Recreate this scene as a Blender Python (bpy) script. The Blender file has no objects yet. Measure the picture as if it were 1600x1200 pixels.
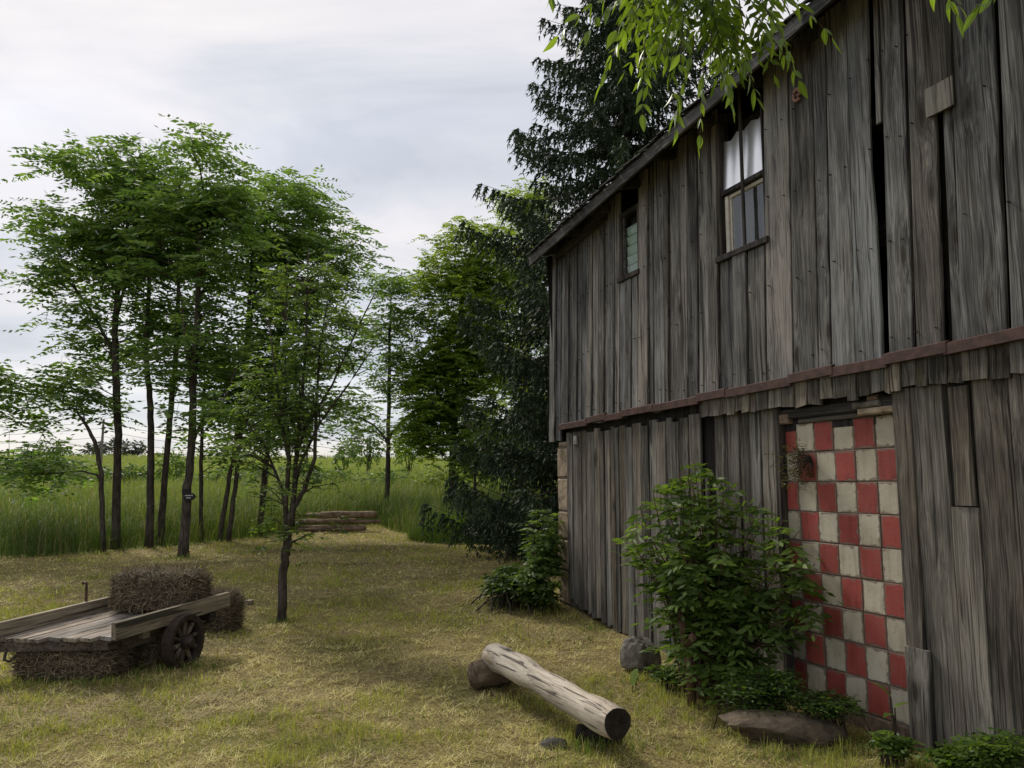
import bpy, math, random
import numpy as np
from mathutils import Matrix, Vector
R = math.radians
rng = np.random.default_rng(7)
random.seed(7)
scene = bpy.context.scene
C = scene.collection

# ------------------------------------------------------------------ camera
FPX, CAMH, PITCH = 1240.0, 1.6, math.atan(157 / 1240.0)      # focal length in photo pixels (1600 wide), eye height
cam_d = bpy.data.cameras.new('camera')
cam = bpy.data.objects.new('camera', cam_d)
C.objects.link(cam)
cam.location = (0, 0, CAMH)
cam.rotation_euler = (math.pi / 2 + PITCH, 0, 0)
cam_d.sensor_width = 36
cam_d.lens = FPX / 1600 * 36
cam_d.clip_end = 3000
cam_d.clip_start = 0.05
scene.camera = cam

# ------------------------------------------------------------------ sky, sun, exposure
SUN_DIR = Vector((-0.50, 0.62, 0.82)).normalized()           # towards the sun: ahead and to the left
sun_el = math.asin(SUN_DIR.z)
sun_az = math.atan2(SUN_DIR.x, SUN_DIR.y)
w = bpy.data.worlds.new("World")
scene.world = w
w.use_nodes = True
wt = w.node_tree
wt.nodes.clear()


def nd(nt, typ, ins=None, **props):
    n = nt.nodes.new(typ)
    for k, v in props.items():
        setattr(n, k, v)
    for k, v in (ins or {}).items():
        s = n.inputs[k]
        if isinstance(v, bpy.types.NodeSocket):
            nt.links.new(v, s)
        else:
            s.default_value = v
    return n


def ramp(nt, fac, stops, interp='LINEAR'):
    n = nd(nt, 'ShaderNodeValToRGB', {'Fac': fac})
    cr = n.color_ramp
    cr.interpolation = interp
    while len(cr.elements) < len(stops):
        cr.elements.new(0.5)
    for e, (p, c) in zip(cr.elements, stops):
        e.position = p
        e.color = c if len(c) == 4 else (*c, 1)
    return n


def g3(v):
    return (v, v, v)


def mixc(nt, fac, a, b, mode='MIX'):
    n = nt.nodes.new('ShaderNodeMix')
    n.data_type = 'RGBA'
    n.blend_type = mode
    for s, v in ((n.inputs[0], fac), (n.inputs[6], a), (n.inputs[7], b)):
        if isinstance(v, bpy.types.NodeSocket):
            nt.links.new(v, s)
        elif s.type == 'RGBA' and len(v) == 3:
            s.default_value = (*v, 1)
        else:
            s.default_value = v
    return n.outputs[2]


def math_n(nt, op, a, b=0.0, c=None, clamp=False):
    n = nd(nt, 'ShaderNodeMath', {0: a, 1: b}, operation=op, use_clamp=clamp)
    if c is not None:
        n.inputs[2].default_value = c
    return n.outputs[0]


sky = nd(wt, 'ShaderNodeTexSky', sky_type='NISHITA')
sky.sun_disc = False
sky.sun_elevation = sun_el
sky.sun_rotation = sun_az
sky.air_density = 1.0
sky.dust_density = 2.0
tc = nd(wt, 'ShaderNodeTexCoord')
sep = nd(wt, 'ShaderNodeSeparateXYZ', {0: tc.outputs['Generated']})
zc = math_n(wt, 'ADD', math_n(wt, 'MAXIMUM', sep.outputs[2], 0.0), 0.22)
flat = nd(wt, 'ShaderNodeCombineXYZ', {0: math_n(wt, 'DIVIDE', sep.outputs[0], zc), 1: math_n(wt, 'DIVIDE', sep.outputs[1], zc), 2: 0.0})
rotm = nd(wt, 'ShaderNodeMapping', {0: flat.outputs[0], 'Rotation': (0, 0, 0.6), 'Scale': (0.55, 1.25, 1), 'Location': (0.45, 1.9, 0)})
n1 = nd(wt, 'ShaderNodeTexNoise', {'Vector': rotm.outputs[0], 'Scale': 2.1, 'Detail': 7.0, 'Roughness': 0.55, 'Distortion': 0.5})
n2 = nd(wt, 'ShaderNodeTexNoise', {'Vector': rotm.outputs[0], 'Scale': 0.7, 'Detail': 3.0, 'Roughness': 0.5})
cloudc = ramp(wt, n1.outputs[0], [(0.34, (4.75, 5.0, 5.5)), (0.45, (5.75, 5.85, 6.3)), (0.55, (6.85, 6.65, 6.85)), (0.66, (7.6, 7.3, 7.3))])
cover = ramp(wt, math_n(wt, 'ADD', math_n(wt, 'MULTIPLY', n2.outputs[0], 0.8), math_n(wt, 'MULTIPLY', sep.outputs[2], 0.55)),
             [(0.38, g3(0.15)), (0.56, g3(0.85)), (0.74, g3(0.98))])
skyblue = mixc(wt, 0.35, sky.outputs[0], (5.7, 6.6, 7.7))
skycol = mixc(wt, cover.outputs[0], skyblue, cloudc.outputs[0])
bg = nd(wt, 'ShaderNodeBackground', {'Color': skycol, 'Strength': 0.093})
wo = nd(wt, 'ShaderNodeOutputWorld', {0: bg.outputs[0]})

sd = bpy.data.lights.new('sun', 'SUN')
so = bpy.data.objects.new('sun', sd)
C.objects.link(so)
sd.energy = 2.3
sd.angle = R(11)
sd.color = (1.0, 0.93, 0.82)
so.rotation_euler = (-SUN_DIR).to_track_quat('-Z', 'Y').to_euler()
so.location = (-20, 25, 40)
scene.view_settings.view_transform = 'Standard'
scene.view_settings.look = 'None'
scene.view_settings.gamma = 1
scene.view_settings.exposure = 0.45
scene.view_settings.use_curve_mapping = False


# ------------------------------------------------------------------ survey helpers: where a photographed point stands
def ray(x, y):
    u, v = (x - 800) / FPX, (600 - y) / FPX
    c, s = math.cos(PITCH), math.sin(PITCH)
    return np.array([u, c - s * v, s + c * v])


GY = np.array([-80, 6, 12, 17, 22, 40, 80, 150, 300, 800.])
GZ = np.array([0, 0, .14, .34, .55, 1.2, 2.95, 6.0, 9.5, 16.])


def ground_z(x, y):
    x = np.asarray(x, float)
    y = np.asarray(y, float)
    z = np.interp(y, GY, GZ)
    z = z + np.clip(y - 25, 0, 130) * np.clip(-x, -60, 120) * 0.00006
    z = z + 0.16 * np.exp(-((x - 0.3) ** 2 / 3.0 + (y - 10.3) ** 2 / 2.0))
    return z + 0.02 * np.sin(x * 1.3 + 0.5) * np.sin(y * 0.9 + 1)


def D(px, py, Y):
    r = ray(px, py)
    return np.array([0, 0, CAMH]) + r * (Y / r[1])


def G(px, py):
    r = ray(px, py)
    lo, hi = 1.0, 400.0
    Ys = np.concatenate([np.arange(2, 60, .02), np.arange(60, 400, .5)])
    P = np.array([0, 0, CAMH])[None] + r[None] * (Ys / r[1])[:, None]
    d = P[:, 2] - ground_z(P[:, 0], P[:, 1])
    i = int(np.argmax(d <= 0))
    p = P[i].copy()
    p[2] = float(ground_z(p[0], p[1]))
    return p


def on_ground(x, y, dz=0.0):
    return np.array([x, y, float(ground_z(x, y)) + dz])


# ------------------------------------------------------------------ value noise in numpy
def vnoise(x, y, seed=0):
    xi, yi = np.floor(x).astype(np.int64), np.floor(y).astype(np.int64)
    fx, fy = x - xi, y - yi
    fx, fy = fx * fx * (3 - 2 * fx), fy * fy * (3 - 2 * fy)

    def h(a, b):
        n = (a * 374761393 + b * 668265263 + seed * 982451653) & 0x7fffffff
        n = ((n ^ (n >> 13)) * 1274126177) & 0x7fffffff
        return ((n ^ (n >> 16)) & 0xffff) / 65535.0
    return (h(xi, yi) * (1 - fx) + h(xi + 1, yi) * fx) * (1 - fy) + (h(xi, yi + 1) * (1 - fx) + h(xi + 1, yi + 1) * fx) * fy


def fbm(x, y, seed=0, o=4):
    s, a, t = 0, 1.0, 0
    for k in range(o):
        s = s + a * vnoise(x * 2 ** k, y * 2 ** k, seed + k)
        t += a
        a *= 0.5
    return s / t


# ------------------------------------------------------------------ object helpers
WM = {}


def tag(o, label=None, cat=None, group=None, kind=None):
    if label: o['label'] = label
    if cat: o['category'] = cat
    if group: o['group'] = group
    if kind: o['kind'] = kind
    return o


def thing(name, label, cat, loc=(0, 0, 0), rz=0.0, group=None):
    o = bpy.data.objects.new(name, None)
    C.objects.link(o)
    o.empty_display_size = 0.2
    o.location = tuple(float(v) for v in loc)
    o.rotation_euler = (0, 0, rz)
    WM[o.name] = Matrix.Translation(o.location) @ Matrix.Rotation(rz, 4, 'Z')
    return tag(o, label, cat, group)


def link(me, name, mat=None, parent=None, loc=None, smooth=False):
    o = bpy.data.objects.new(name, me)
    C.objects.link(o)
    if mat is not None and not me.materials:
        me.materials.append(mat)
    if parent is not None:
        o.parent = parent
    if loc is not None:
        o.location = tuple(float(v) for v in loc)
    WM[o.name] = WM.get(parent.name, Matrix()) @ Matrix.Translation(o.location) if parent is not None else Matrix.Translation(o.location)
    if smooth:
        me.polygons.foreach_set('use_smooth', np.ones(len(me.polygons), bool))
    return o


def local(V, parent):
    """world vertices to the space of parent"""
    V = np.asarray(V, float).reshape(-1, 3)
    if parent is None:
        return V
    M = np.array(WM[parent.name].inverted())
    return V @ M[:3, :3].T + M[:3, 3]


def mesh(name, V, F, mat=None, parent=None, world=True, smooth=False, loc=None):
    me = bpy.data.meshes.new(name)
    V = local(V, parent) if (world and parent is not None) else np.asarray(V, float)
    me.from_pydata([tuple(v) for v in V], [], [tuple(int(i) for i in f) for f in F])
    me.update()
    return link(me, name, mat, parent, loc, smooth)


def bigmesh(name, V, k, mat, parent=None, col=None, smooth=False):
    """V: (N*k,3) every k consecutive vertices make one polygon; col: (N,3) per face"""
    V = local(V, parent) if parent is not None else np.asarray(V, float)
    n = len(V) // k
    me = bpy.data.meshes.new(name)
    me.vertices.add(n * k)
    me.vertices.foreach_set('co', V.astype(np.float32).ravel())
    me.loops.add(n * k)
    me.loops.foreach_set('vertex_index', np.arange(n * k, dtype=np.int32))
    me.polygons.add(n)
    me.polygons.foreach_set('loop_start', np.arange(0, n * k, k, dtype=np.int32))
    if col is not None:
        a = me.attributes.new('tint', 'FLOAT_COLOR', 'FACE')
        c4 = np.ones((n, 4), np.float32)
        c4[:, :3] = col
        a.data.foreach_set('color', c4.ravel())
    me.update(calc_edges=True)
    return link(me, name, mat, parent, None, smooth)


class MB:
    def __init__(s):
        s.V, s.F = [], []

    def add(s, V, F):
        o = len(s.V)
        s.V += [tuple(float(c) for c in v) for v in V]
        s.F += [tuple(i + o for i in f) for f in F]

    def box(s, x0, x1, y0, y1, z0, z1):
        s.add([(x0, y0, z0), (x1, y0, z0), (x1, y1, z0), (x0, y1, z0), (x0, y0, z1), (x1, y0, z1), (x1, y1, z1), (x0, y1, z1)],
              [(0, 3, 2, 1), (4, 5, 6, 7), (0, 1, 5, 4), (1, 2, 6, 5), (2, 3, 7, 6), (3, 0, 4, 7)])

    def bbox(s, x0, x1, y0, y1, z0, z1, b):
        """box with a bevelled front (towards -y) and chamfered rims"""
        s.add([(x0, y0 + b, z0), (x1, y0 + b, z0), (x1, y0 + b, z1), (x0, y0 + b, z1),
               (x0 + b, y0, z0 + b), (x1 - b, y0, z0 + b), (x1 - b, y0, z1 - b), (x0 + b, y0, z1 - b),
               (x0, y1, z0), (x1, y1, z0), (x1, y1, z1), (x0, y1, z1)],
              [(4, 5, 6, 7), (0, 1, 5, 4), (1, 2, 6, 5), (2, 3, 7, 6), (3, 0, 4, 7), (0, 8, 9, 1), (1, 9, 10, 2), (2, 10, 11, 3), (3, 11, 8, 0), (8, 11, 10, 9)])

    def tube(s, pts, rad, n=6, cap=True, wob=0.0):
        pts = [np.asarray(p, float) for p in pts]
        o = len(s.V)
        ref = np.array([0.31, 0.17, 0.93])
        for i, p in enumerate(pts):
            t = pts[min(i + 1, len(pts) - 1)] - pts[max(i - 1, 0)]
            t = t / (np.linalg.norm(t) + 1e-9)
            rr = ref if abs(t @ ref) < .95 else np.array([1., 0, 0])
            a = np.cross(t, rr)
            a /= np.linalg.norm(a)
            b = np.cross(t, a)
            for k in range(n):
                th = 2 * math.pi * k / n
                r_ = rad[i] * (1 + wob * (random.random() - .5))
                s.V.append(tuple(p + r_ * (math.cos(th) * a + math.sin(th) * b)))
        for i in range(len(pts) - 1):
            for k in range(n):
                a0, a1 = o + i * n + k, o + i * n + (k + 1) % n
                s.F.append((a0, a1, a1 + n, a0 + n))
        if cap:
            s.F.append(tuple(o + k for k in range(n))[::-1])
            s.F.append(tuple(o + (len(pts) - 1) * n + k for k in range(n)))

    def build(s, name, mat, parent=None, world=True, smooth=False):
        return mesh(name, s.V, s.F, mat, parent, world, smooth)


# ------------------------------------------------------------------ materials
def newmat(name):
    m = bpy.data.materials.new(name)
    m.use_nodes = True
    nt = m.node_tree
    nt.nodes.clear()
    out = nd(nt, 'ShaderNodeOutputMaterial')
    return m, nt, out


def finish(nt, out, col, rough=0.8, bump=None, bdist=0.004, bstr=1.0, spec=0.3, metal=0.0):
    p = nd(nt, 'ShaderNodeBsdfPrincipled', {'Base Color': col, 'Roughness': rough, 'Specular IOR Level': spec, 'Metallic': metal})
    if bump is not None:
        b = nd(nt, 'ShaderNodeBump', {'Height': bump, 'Distance': bdist, 'Strength': bstr})
        nt.links.new(b.outputs[0], p.inputs['Normal'])
    nt.links.new(p.outputs[0], out.inputs[0])
    return p


def wood_mat(name, dark, mid, light, axis=2, stain=None, warm=(1.06, 1.0, 0.92), cool=(0.95, 1.0, 1.06), contrast=1.0, brown=0.22, bigc=0.0):
    """weathered boards: long grain along axis, knots, cracks, every object its own board"""
    m, nt, out = newmat(name)
    t = nd(nt, 'ShaderNodeTexCoord')
    oi = nd(nt, 'ShaderNodeObjectInfo')
    off = nd(nt, 'ShaderNodeVectorMath', {0: oi.outputs['Random'], 1: (37.1, 91.7, 53.3)}, operation='MULTIPLY')
    base = nd(nt, 'ShaderNodeVectorMath', {0: t.outputs['Object'], 1: off.outputs[0]}, operation='ADD')

    def sc(a, l):
        v = [a, a, a]
        v[axis] = l
        return tuple(v)
    # knots bend the grain
    kv = nd(nt, 'ShaderNodeVectorMath', {0: base.outputs[0], 1: sc(4.2, 1.5)}, operation='MULTIPLY')
    vor = nd(nt, 'ShaderNodeTexVoronoi', {'Vector': kv.outputs[0], 'Scale': 1.0, 'Randomness': 1.0})
    kd = vor.outputs['Distance']
    wob = nd(nt, 'ShaderNodeTexNoise', {'Vector': nd(nt, 'ShaderNodeVectorMath', {0: base.outputs[0], 1: sc(3.0, .9)}, operation='MULTIPLY').outputs[0], 'Scale': 1.0, 'Detail': 2.0})
    bend = math_n(nt, 'ADD', math_n(nt, 'MULTIPLY', wob.outputs[0], 0.06), math_n(nt, 'MULTIPLY', math_n(nt, 'SMOOTH_MIN', kd, 0.35), -0.09))
    bent = nd(nt, 'ShaderNodeVectorMath', {0: base.outputs[0], 1: nd(nt, 'ShaderNodeCombineXYZ', {0: bend, 1: bend, 2: bend}).outputs[0]}, operation='ADD')

    def noise(s, detail, rough=0.6):
        v = nd(nt, 'ShaderNodeVectorMath', {0: bent.outputs[0], 1: s}, operation='MULTIPLY')
        return nd(nt, 'ShaderNodeTexNoise', {'Vector': v.outputs[0], 'Scale': 1.0, 'Detail': detail, 'Roughness': rough}).outputs[0]
    fine = noise(sc(150, 3.0), 5.0, 0.65)
    broad = noise(sc(26, 0.7), 4.0, 0.6)
    blot = noise(sc(5, 1.6), 3.0, 0.55)
    crack0 = ramp(nt, noise(sc(48, .55), 3.0, 0.55), [(0.585, g3(0)), (0.65, g3(1))])
    crack1 = ramp(nt, noise(sc(17, .22), 2.0, 0.5), [(0.64 + bigc, g3(0)), (0.675 + bigc, g3(1))])
    crack = nd(nt, 'ShaderNodeMath', {0: crack0.outputs[0], 1: crack1.outputs[0]}, operation='MAXIMUM')
    knot = ramp(nt, kd, [(0.06, g3(1)), (0.12, g3(0.4)), (0.22, g3(0))])
    v = math_n(nt, 'ADD', math_n(nt, 'MULTIPLY', fine, 0.52), math_n(nt, 'ADD', math_n(nt, 'MULTIPLY', broad, 0.34), math_n(nt, 'MULTIPLY', blot, 0.34)))
    v = math_n(nt, 'ADD', v, math_n(nt, 'MULTIPLY', math_n(nt, 'SUBTRACT', oi.outputs['Random'], 0.5), 0.15))
    cc = 0.145 / contrast
    col = ramp(nt, v, [(0.6 - cc, dark), (0.6, mid), (0.6 + cc, light)]).outputs[0]
    r2 = math_n(nt, 'FRACT', math_n(nt, 'MULTIPLY', oi.outputs['Random'], 17.31))
    tintc = mixc(nt, r2, warm, cool)
    col = mixc(nt, 0.9, col, tintc, 'MULTIPLY')
    wn = noise(sc(2.2, .6), 2.0)
    col = mixc(nt, math_n(nt, 'MULTIPLY', ramp(nt, wn, [(0.45, g3(0)), (0.7, g3(1))]).outputs[0], brown), col, mixc(nt, 1.0, col, (1.25, 0.98, 0.75), 'MULTIPLY'))
    if stain:
        sn = noise(sc(9, 5), 4.0)
        col = mixc(nt, ramp(nt, sn, [(0.52, g3(0)), (0.72, g3(0.6))]).outputs[0], col, stain)
    col = mixc(nt, math_n(nt, 'MULTIPLY', crack.outputs[0], 0.75), col, (0.012, 0.011, 0.011))
    col = mixc(nt, math_n(nt, 'MULTIPLY', knot.outputs[0], 0.85), col, (0.02, 0.016, 0.013))
    hgt = math_n(nt, 'SUBTRACT', math_n(nt, 'ADD', math_n(nt, 'MULTIPLY', fine, 0.5), math_n(nt, 'MULTIPLY', broad, 0.6)), math_n(nt, 'ADD', math_n(nt, 'MULTIPLY', crack.outputs[0], 0.55), math_n(nt, 'MULTIPLY', knot.outputs[0], 0.3)))
    finish(nt, out, col, 0.85, hgt, 0.006, 1.0, 0.2)
    return m


def simple_mat(name, c1, c2, scale=20.0, rough=0.85, bump=0.5, bdist=0.01, detail=5.0, vec=(1, 1, 1), spec=0.25, metal=0.0, c3=None, rnd=0.0):
    m, nt, out = newmat(name)
    t = nd(nt, 'ShaderNodeTexCoord')
    oi = nd(nt, 'ShaderNodeObjectInfo')
    v = nd(nt, 'ShaderNodeVectorMath', {0: t.outputs['Object'], 1: vec}, operation='MULTIPLY')
    v = nd(nt, 'ShaderNodeVectorMath', {0: v.outputs[0], 1: nd(nt, 'ShaderNodeVectorMath', {0: oi.outputs['Random'], 1: (13.3, 47.7, 29.9)}, operation='MULTIPLY').outputs[0]}, operation='ADD')
    n = nd(nt, 'ShaderNodeTexNoise', {'Vector': v.outputs[0], 'Scale': scale, 'Detail': detail, 'Roughness': 0.62})
    stops = [(0.32, c1), (0.68, c2)] if c3 is None else [(0.30, c1), (0.52, c2), (0.72, c3)]
    col = ramp(nt, n.outputs[0], stops).outputs[0]
    if rnd:
        k = math_n(nt, 'ADD', 1.0 - rnd / 2, math_n(nt, 'MULTIPLY', oi.outputs['Random'], rnd))
        col = mixc(nt, 1.0, col, nd(nt, 'ShaderNodeCombineXYZ', {0: k, 1: k, 2: k}).outputs[0], 'MULTIPLY')
    finish(nt, out, col, rough, n.outputs[0], bdist, bump, spec, metal)
    return m


def leaf_mat(name, trans=0.45, tcol=(1.5, 1.35, 0.6), rough=0.5):
    """two sided leaves coloured by each face's own tint; light comes through them"""
    m, nt, out = newmat(name)
    a = nd(nt, 'ShaderNodeAttribute', attribute_name='tint')
    p = nd(nt, 'ShaderNodeBsdfPrincipled', {'Base Color': a.outputs['Color'], 'Roughness': rough, 'Specular IOR Level': 0.25})
    tr = nd(nt, 'ShaderNodeBsdfTranslucent', {'Color': mixc(nt, 1.0, a.outputs['Color'], tcol, 'MULTIPLY')})
    mx = nd(nt, 'ShaderNodeMixShader', {0: trans, 1: p.outputs[0], 2: tr.outputs[0]})
    nt.links.new(mx.outputs[0], out.inputs[0])
    return m


def leaflet_mat(name, c1, c2):
    m, nt, out = newmat(name)
    oi = nd(nt, 'ShaderNodeObjectInfo')
    t = nd(nt, 'ShaderNodeTexCoord')
    sx = nd(nt, 'ShaderNodeSeparateXYZ', {0: t.outputs['Object']})
    vein = nd(nt, 'ShaderNodeTexWave', {'Vector': nd(nt, 'ShaderNodeCombineXYZ', {0: math_n(nt, 'SUBTRACT', sx.outputs[1], math_n(nt, 'MULTIPLY', math_n(nt, 'ABSOLUTE', sx.outputs[0]), 1.0)), 1: 0.0, 2: 0.0}).outputs[0], 'Scale': 4.0})
    mid = ramp(nt, math_n(nt, 'ABSOLUTE', sx.outputs[0]), [(0.0, g3(1)), (0.025, g3(0))])
    c = mixc(nt, oi.outputs['Random'], c1, c2)
    c = mixc(nt, math_n(nt, 'MULTIPLY', vein.outputs[0], 0.2), c, c2)
    c = mixc(nt, math_n(nt, 'MULTIPLY', mid.outputs[0], 0.6), c, (0.22, 0.30, 0.08))
    p = nd(nt, 'ShaderNodeBsdfPrincipled', {'Base Color': c, 'Roughness': 0.38, 'Specular IOR Level': 0.4})
    tr = nd(nt, 'ShaderNodeBsdfTranslucent', {'Color': mixc(nt, 1.0, c, (2.7, 2.5, 0.8), 'MULTIPLY')})
    mx = nd(nt, 'ShaderNodeMixShader', {0: 0.5, 1: p.outputs[0], 2: tr.outputs[0]})
    nt.links.new(mx.outputs[0], out.inputs[0])
    return m


def glass_mat(name, tint):
    m, nt, out = newmat(name)
    fr = nd(nt, 'ShaderNodeFresnel', {'IOR': 1.6})
    n = nd(nt, 'ShaderNodeTexNoise', {'Scale': 6.0, 'Detail': 3.0})
    b = nd(nt, 'ShaderNodeBump', {'Height': n.outputs[0], 'Distance': 0.004, 'Strength': 0.3})
    gl = nd(nt, 'ShaderNodeBsdfGlossy', {'Roughness': 0.03, 'Color': (1, 1, 1, 1), 'Normal': b.outputs[0]})
    tr = nd(nt, 'ShaderNodeBsdfTransparent', {'Color': (*tint, 1)})
    front = math_n(nt, 'SUBTRACT', 1.0, nd(nt, 'ShaderNodeNewGeometry').outputs['Backfacing'])
    mx = nd(nt, 'ShaderNodeMixShader', {0: math_n(nt, 'MULTIPLY', math_n(nt, 'ADD', math_n(nt, 'MULTIPLY', fr.outputs[0], 1.1), 0.01, None, True), front), 1: tr.outputs[0], 2: gl.outputs[0]})
    nt.links.new(mx.outputs[0], out.inputs[0])
    return m


M = {}
M['board'] = wood_mat('weathered_board', (0.024, 0.023, 0.023), (0.105, 0.104, 0.102), (0.265, 0.262, 0.255))
M['board_low'] = wood_mat('weathered_board_low', (0.028, 0.026, 0.023), (0.108, 0.102, 0.092), (0.235, 0.224, 0.202), warm=(1.07, 1.0, .9), cool=(.96, 1, 1.02), brown=.3)
M['board_skirt'] = wood_mat('stained_board', (0.022, 0.02, 0.018), (0.09, 0.083, 0.073), (0.22, 0.205, 0.175), stain=(0.085, 0.078, 0.035))
M['board_pale'] = wood_mat('pale_board', (0.05, 0.046, 0.04), (0.15, 0.14, 0.12), (0.27, 0.255, 0.22))
M['dark_wood'] = wood_mat('dark_wood', (0.008, 0.008, 0.008), (0.03, 0.028, 0.026), (0.075, 0.07, 0.065))
M['beam'] = wood_mat('beam_wood', (0.02, 0.018, 0.016), (0.07, 0.066, 0.06), (0.16, 0.15, 0.14), axis=0)
M['fascia'] = wood_mat('fascia_wood', (0.02, 0.02, 0.022), (0.065, 0.066, 0.07), (0.16, 0.16, 0.165), axis=0)
M['deck'] = wood_mat('cart_deck_wood', (0.07, 0.06, 0.05), (0.24, 0.21, 0.18), (0.46, 0.42, 0.37), axis=1)
M['cart_wood'] = wood_mat('cart_side_wood', (0.07, 0.06, 0.042), (0.21, 0.18, 0.13), (0.38, 0.33, 0.25), axis=1)
M['cart_dark'] = wood_mat('cart_dark_wood', (0.012, 0.01, 0.009), (0.06, 0.05, 0.042), (0.14, 0.12, 0.10), axis=1)
M['cart_spoke'] = wood_mat('spoke_wood', (0.03, 0.026, 0.02), (0.12, 0.105, 0.08), (0.24, 0.21, 0.17))
M['rust'] = simple_mat('rusty_brown_metal', (0.03, 0.017, 0.014), (0.068, 0.036, 0.030), 14, 0.6, 0.3, 0.004, c3=(0.10, 0.053, 0.042))
M['iron'] = simple_mat('rusty_iron', (0.016, 0.013, 0.011), (0.06, 0.043, 0.033), 30, 0.7, 0.5, 0.004)
M['shingle'] = simple_mat('shingle', (0.02, 0.02, 0.02), (0.075, 0.075, 0.07), 40, 0.9, 0.5, 0.004, rnd=0.5)


def tile_mat(name, c1, c2, c3):
    m, nt, out = newmat(name)
    t = nd(nt, 'ShaderNodeTexCoord')
    oi = nd(nt, 'ShaderNodeObjectInfo')
    off = nd(nt, 'ShaderNodeVectorMath', {0: oi.outputs['Random'], 1: (13.3, 47.7, 29.9)}, operation='MULTIPLY')
    v = nd(nt, 'ShaderNodeVectorMath', {0: t.outputs['Object'], 1: off.outputs[0]}, operation='ADD').outputs[0]

    def nz(sc, d, vec=(1, 1, 1)):
        vv = nd(nt, 'ShaderNodeVectorMath', {0: v, 1: vec}, operation='MULTIPLY')
        return nd(nt, 'ShaderNodeTexNoise', {'Vector': vv.outputs[0], 'Scale': sc, 'Detail': d, 'Roughness': .6}).outputs[0]
    col = ramp(nt, nz(6, 4), [(0.3, c1), (0.5, c2), (0.7, c3)]).outputs[0]
    k = math_n(nt, 'ADD', .84, math_n(nt, 'MULTIPLY', oi.outputs['Random'], .30))
    col = mixc(nt, 1.0, col, nd(nt, 'ShaderNodeCombineXYZ', {0: k, 1: k, 2: k}).outputs[0], 'MULTIPLY')
    drip = ramp(nt, nz(28, 3, (1, 1, .12)), [(0.52, g3(0)), (0.72, g3(.5))]).outputs[0]
    col = mixc(nt, drip, col, mixc(nt, 1.0, col, (.55, .5, .42), 'MULTIPLY'))
    g = nd(nt, 'ShaderNodeSeparateXYZ', {0: t.outputs['Generated']})
    ex = math_n(nt, 'MINIMUM', g.outputs[0], math_n(nt, 'SUBTRACT', 1.0, g.outputs[0]))
    ez = math_n(nt, 'MINIMUM', g.outputs[2], math_n(nt, 'SUBTRACT', 1.0, g.outputs[2]))
    e = math_n(nt, 'MINIMUM', ex, ez)
    worn = ramp(nt, math_n(nt, 'SUBTRACT', e, math_n(nt, 'MULTIPLY', math_n(nt, 'SUBTRACT', nz(22, 5), .40), .40)), [(0.0, g3(1)), (0.03, g3(0))]).outputs[0]
    grime = ramp(nt, math_n(nt, 'ADD', e, math_n(nt, 'MULTIPLY', nz(14, 4), .12)), [(0.045, g3(.5)), (0.12, g3(0))]).outputs[0]
    col = mixc(nt, grime, col, mixc(nt, 1.0, col, (.5, .45, .38), 'MULTIPLY'))
    col = mixc(nt, math_n(nt, 'MULTIPLY', worn, .8), col, (.17, .13, .10))
    spk = ramp(nt, nz(160, 2), [(0.66, g3(0)), (0.72, g3(.5))]).outputs[0]
    col = mixc(nt, spk, col, (.14, .11, .085))
    hh = math_n(nt, 'SUBTRACT', nz(40, 5), math_n(nt, 'MULTIPLY', worn, .6))
    finish(nt, out, col, .65, hh, .004, .6, .25)
    return m


M['red'] = tile_mat('red_painted_tile', (0.215, 0.046, 0.038), (0.29, 0.060, 0.050), (0.27, 0.075, 0.062))
M['cream'] = tile_mat('cream_painted_tile', (0.36, 0.32, 0.245), (0.43, 0.39, 0.305), (0.465, 0.43, 0.35))
M['mortar'] = simple_mat('mortar', (0.07, 0.06, 0.05), (0.2, 0.18, 0.15), 30, 0.95, 0.8, 0.01)
M['clay'] = simple_mat('dirty_clay', (0.09, 0.065, 0.048), (0.24, 0.17, 0.12), 14, 0.9, 0.6, 0.01, rnd=0.3)
M['stone'] = simple_mat('field_stone', (0.05, 0.045, 0.038), (0.15, 0.138, 0.115), 9, 0.92, 0.9, 0.03, detail=8, c3=(0.29, 0.27, 0.235), rnd=0.3)
M['stone_dark'] = simple_mat('dark_stone', (0.035, 0.027, 0.02), (0.105, 0.082, 0.058), 8, 0.92, 0.9, 0.03, detail=8, c3=(0.17, 0.135, 0.095))
M['corner_stone'] = simple_mat('corner_stone', (0.11, 0.085, 0.06), (0.27, 0.21, 0.15), 9, 0.95, 0.8, 0.02, c3=(0.36, 0.29, 0.22), rnd=0.3)
M['white'] = simple_mat('cream_window_paint', (0.42, 0.39, 0.34), (0.62, 0.59, 0.53), 14, 0.5, 0.2, 0.002)
M['frame_dark'] = wood_mat('window_casing_wood', (0.012, 0.011, 0.011), (0.045, 0.04, 0.037), (0.10, 0.09, 0.085))
M['glass'] = glass_mat('window_glass', (0.9, 0.93, 0.92))
M['slat'] = simple_mat('grey_green_slat', (0.34, 0.41, 0.385), (0.46, 0.53, 0.50), 12, 0.4, 0.2, 0.002)
M['curtain'] = simple_mat('grey_curtain', (0.05, 0.05, 0.048), (0.15, 0.15, 0.145), 3, 0.9, 0.2, 0.01, vec=(6, 6, 0.5))
M['sheet'] = simple_mat('sky_reflecting_metal', (0.82, 0.82, 0.83), (0.92, 0.92, 0.93), 5, 0.36, 0.05, 0.001, metal=0.85, spec=0.5)
M['bark'] = simple_mat('bark', (0.018, 0.015, 0.012), (0.07, 0.058, 0.047), 26, 0.95, 1.0, 0.02, vec=(1, 1, 0.22), c3=(0.125, 0.105, 0.085))
M['twig'] = simple_mat('twig_bark', (0.02, 0.016, 0.012), (0.06, 0.048, 0.036), 20, 0.9, 0.3, 0.004)
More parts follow.
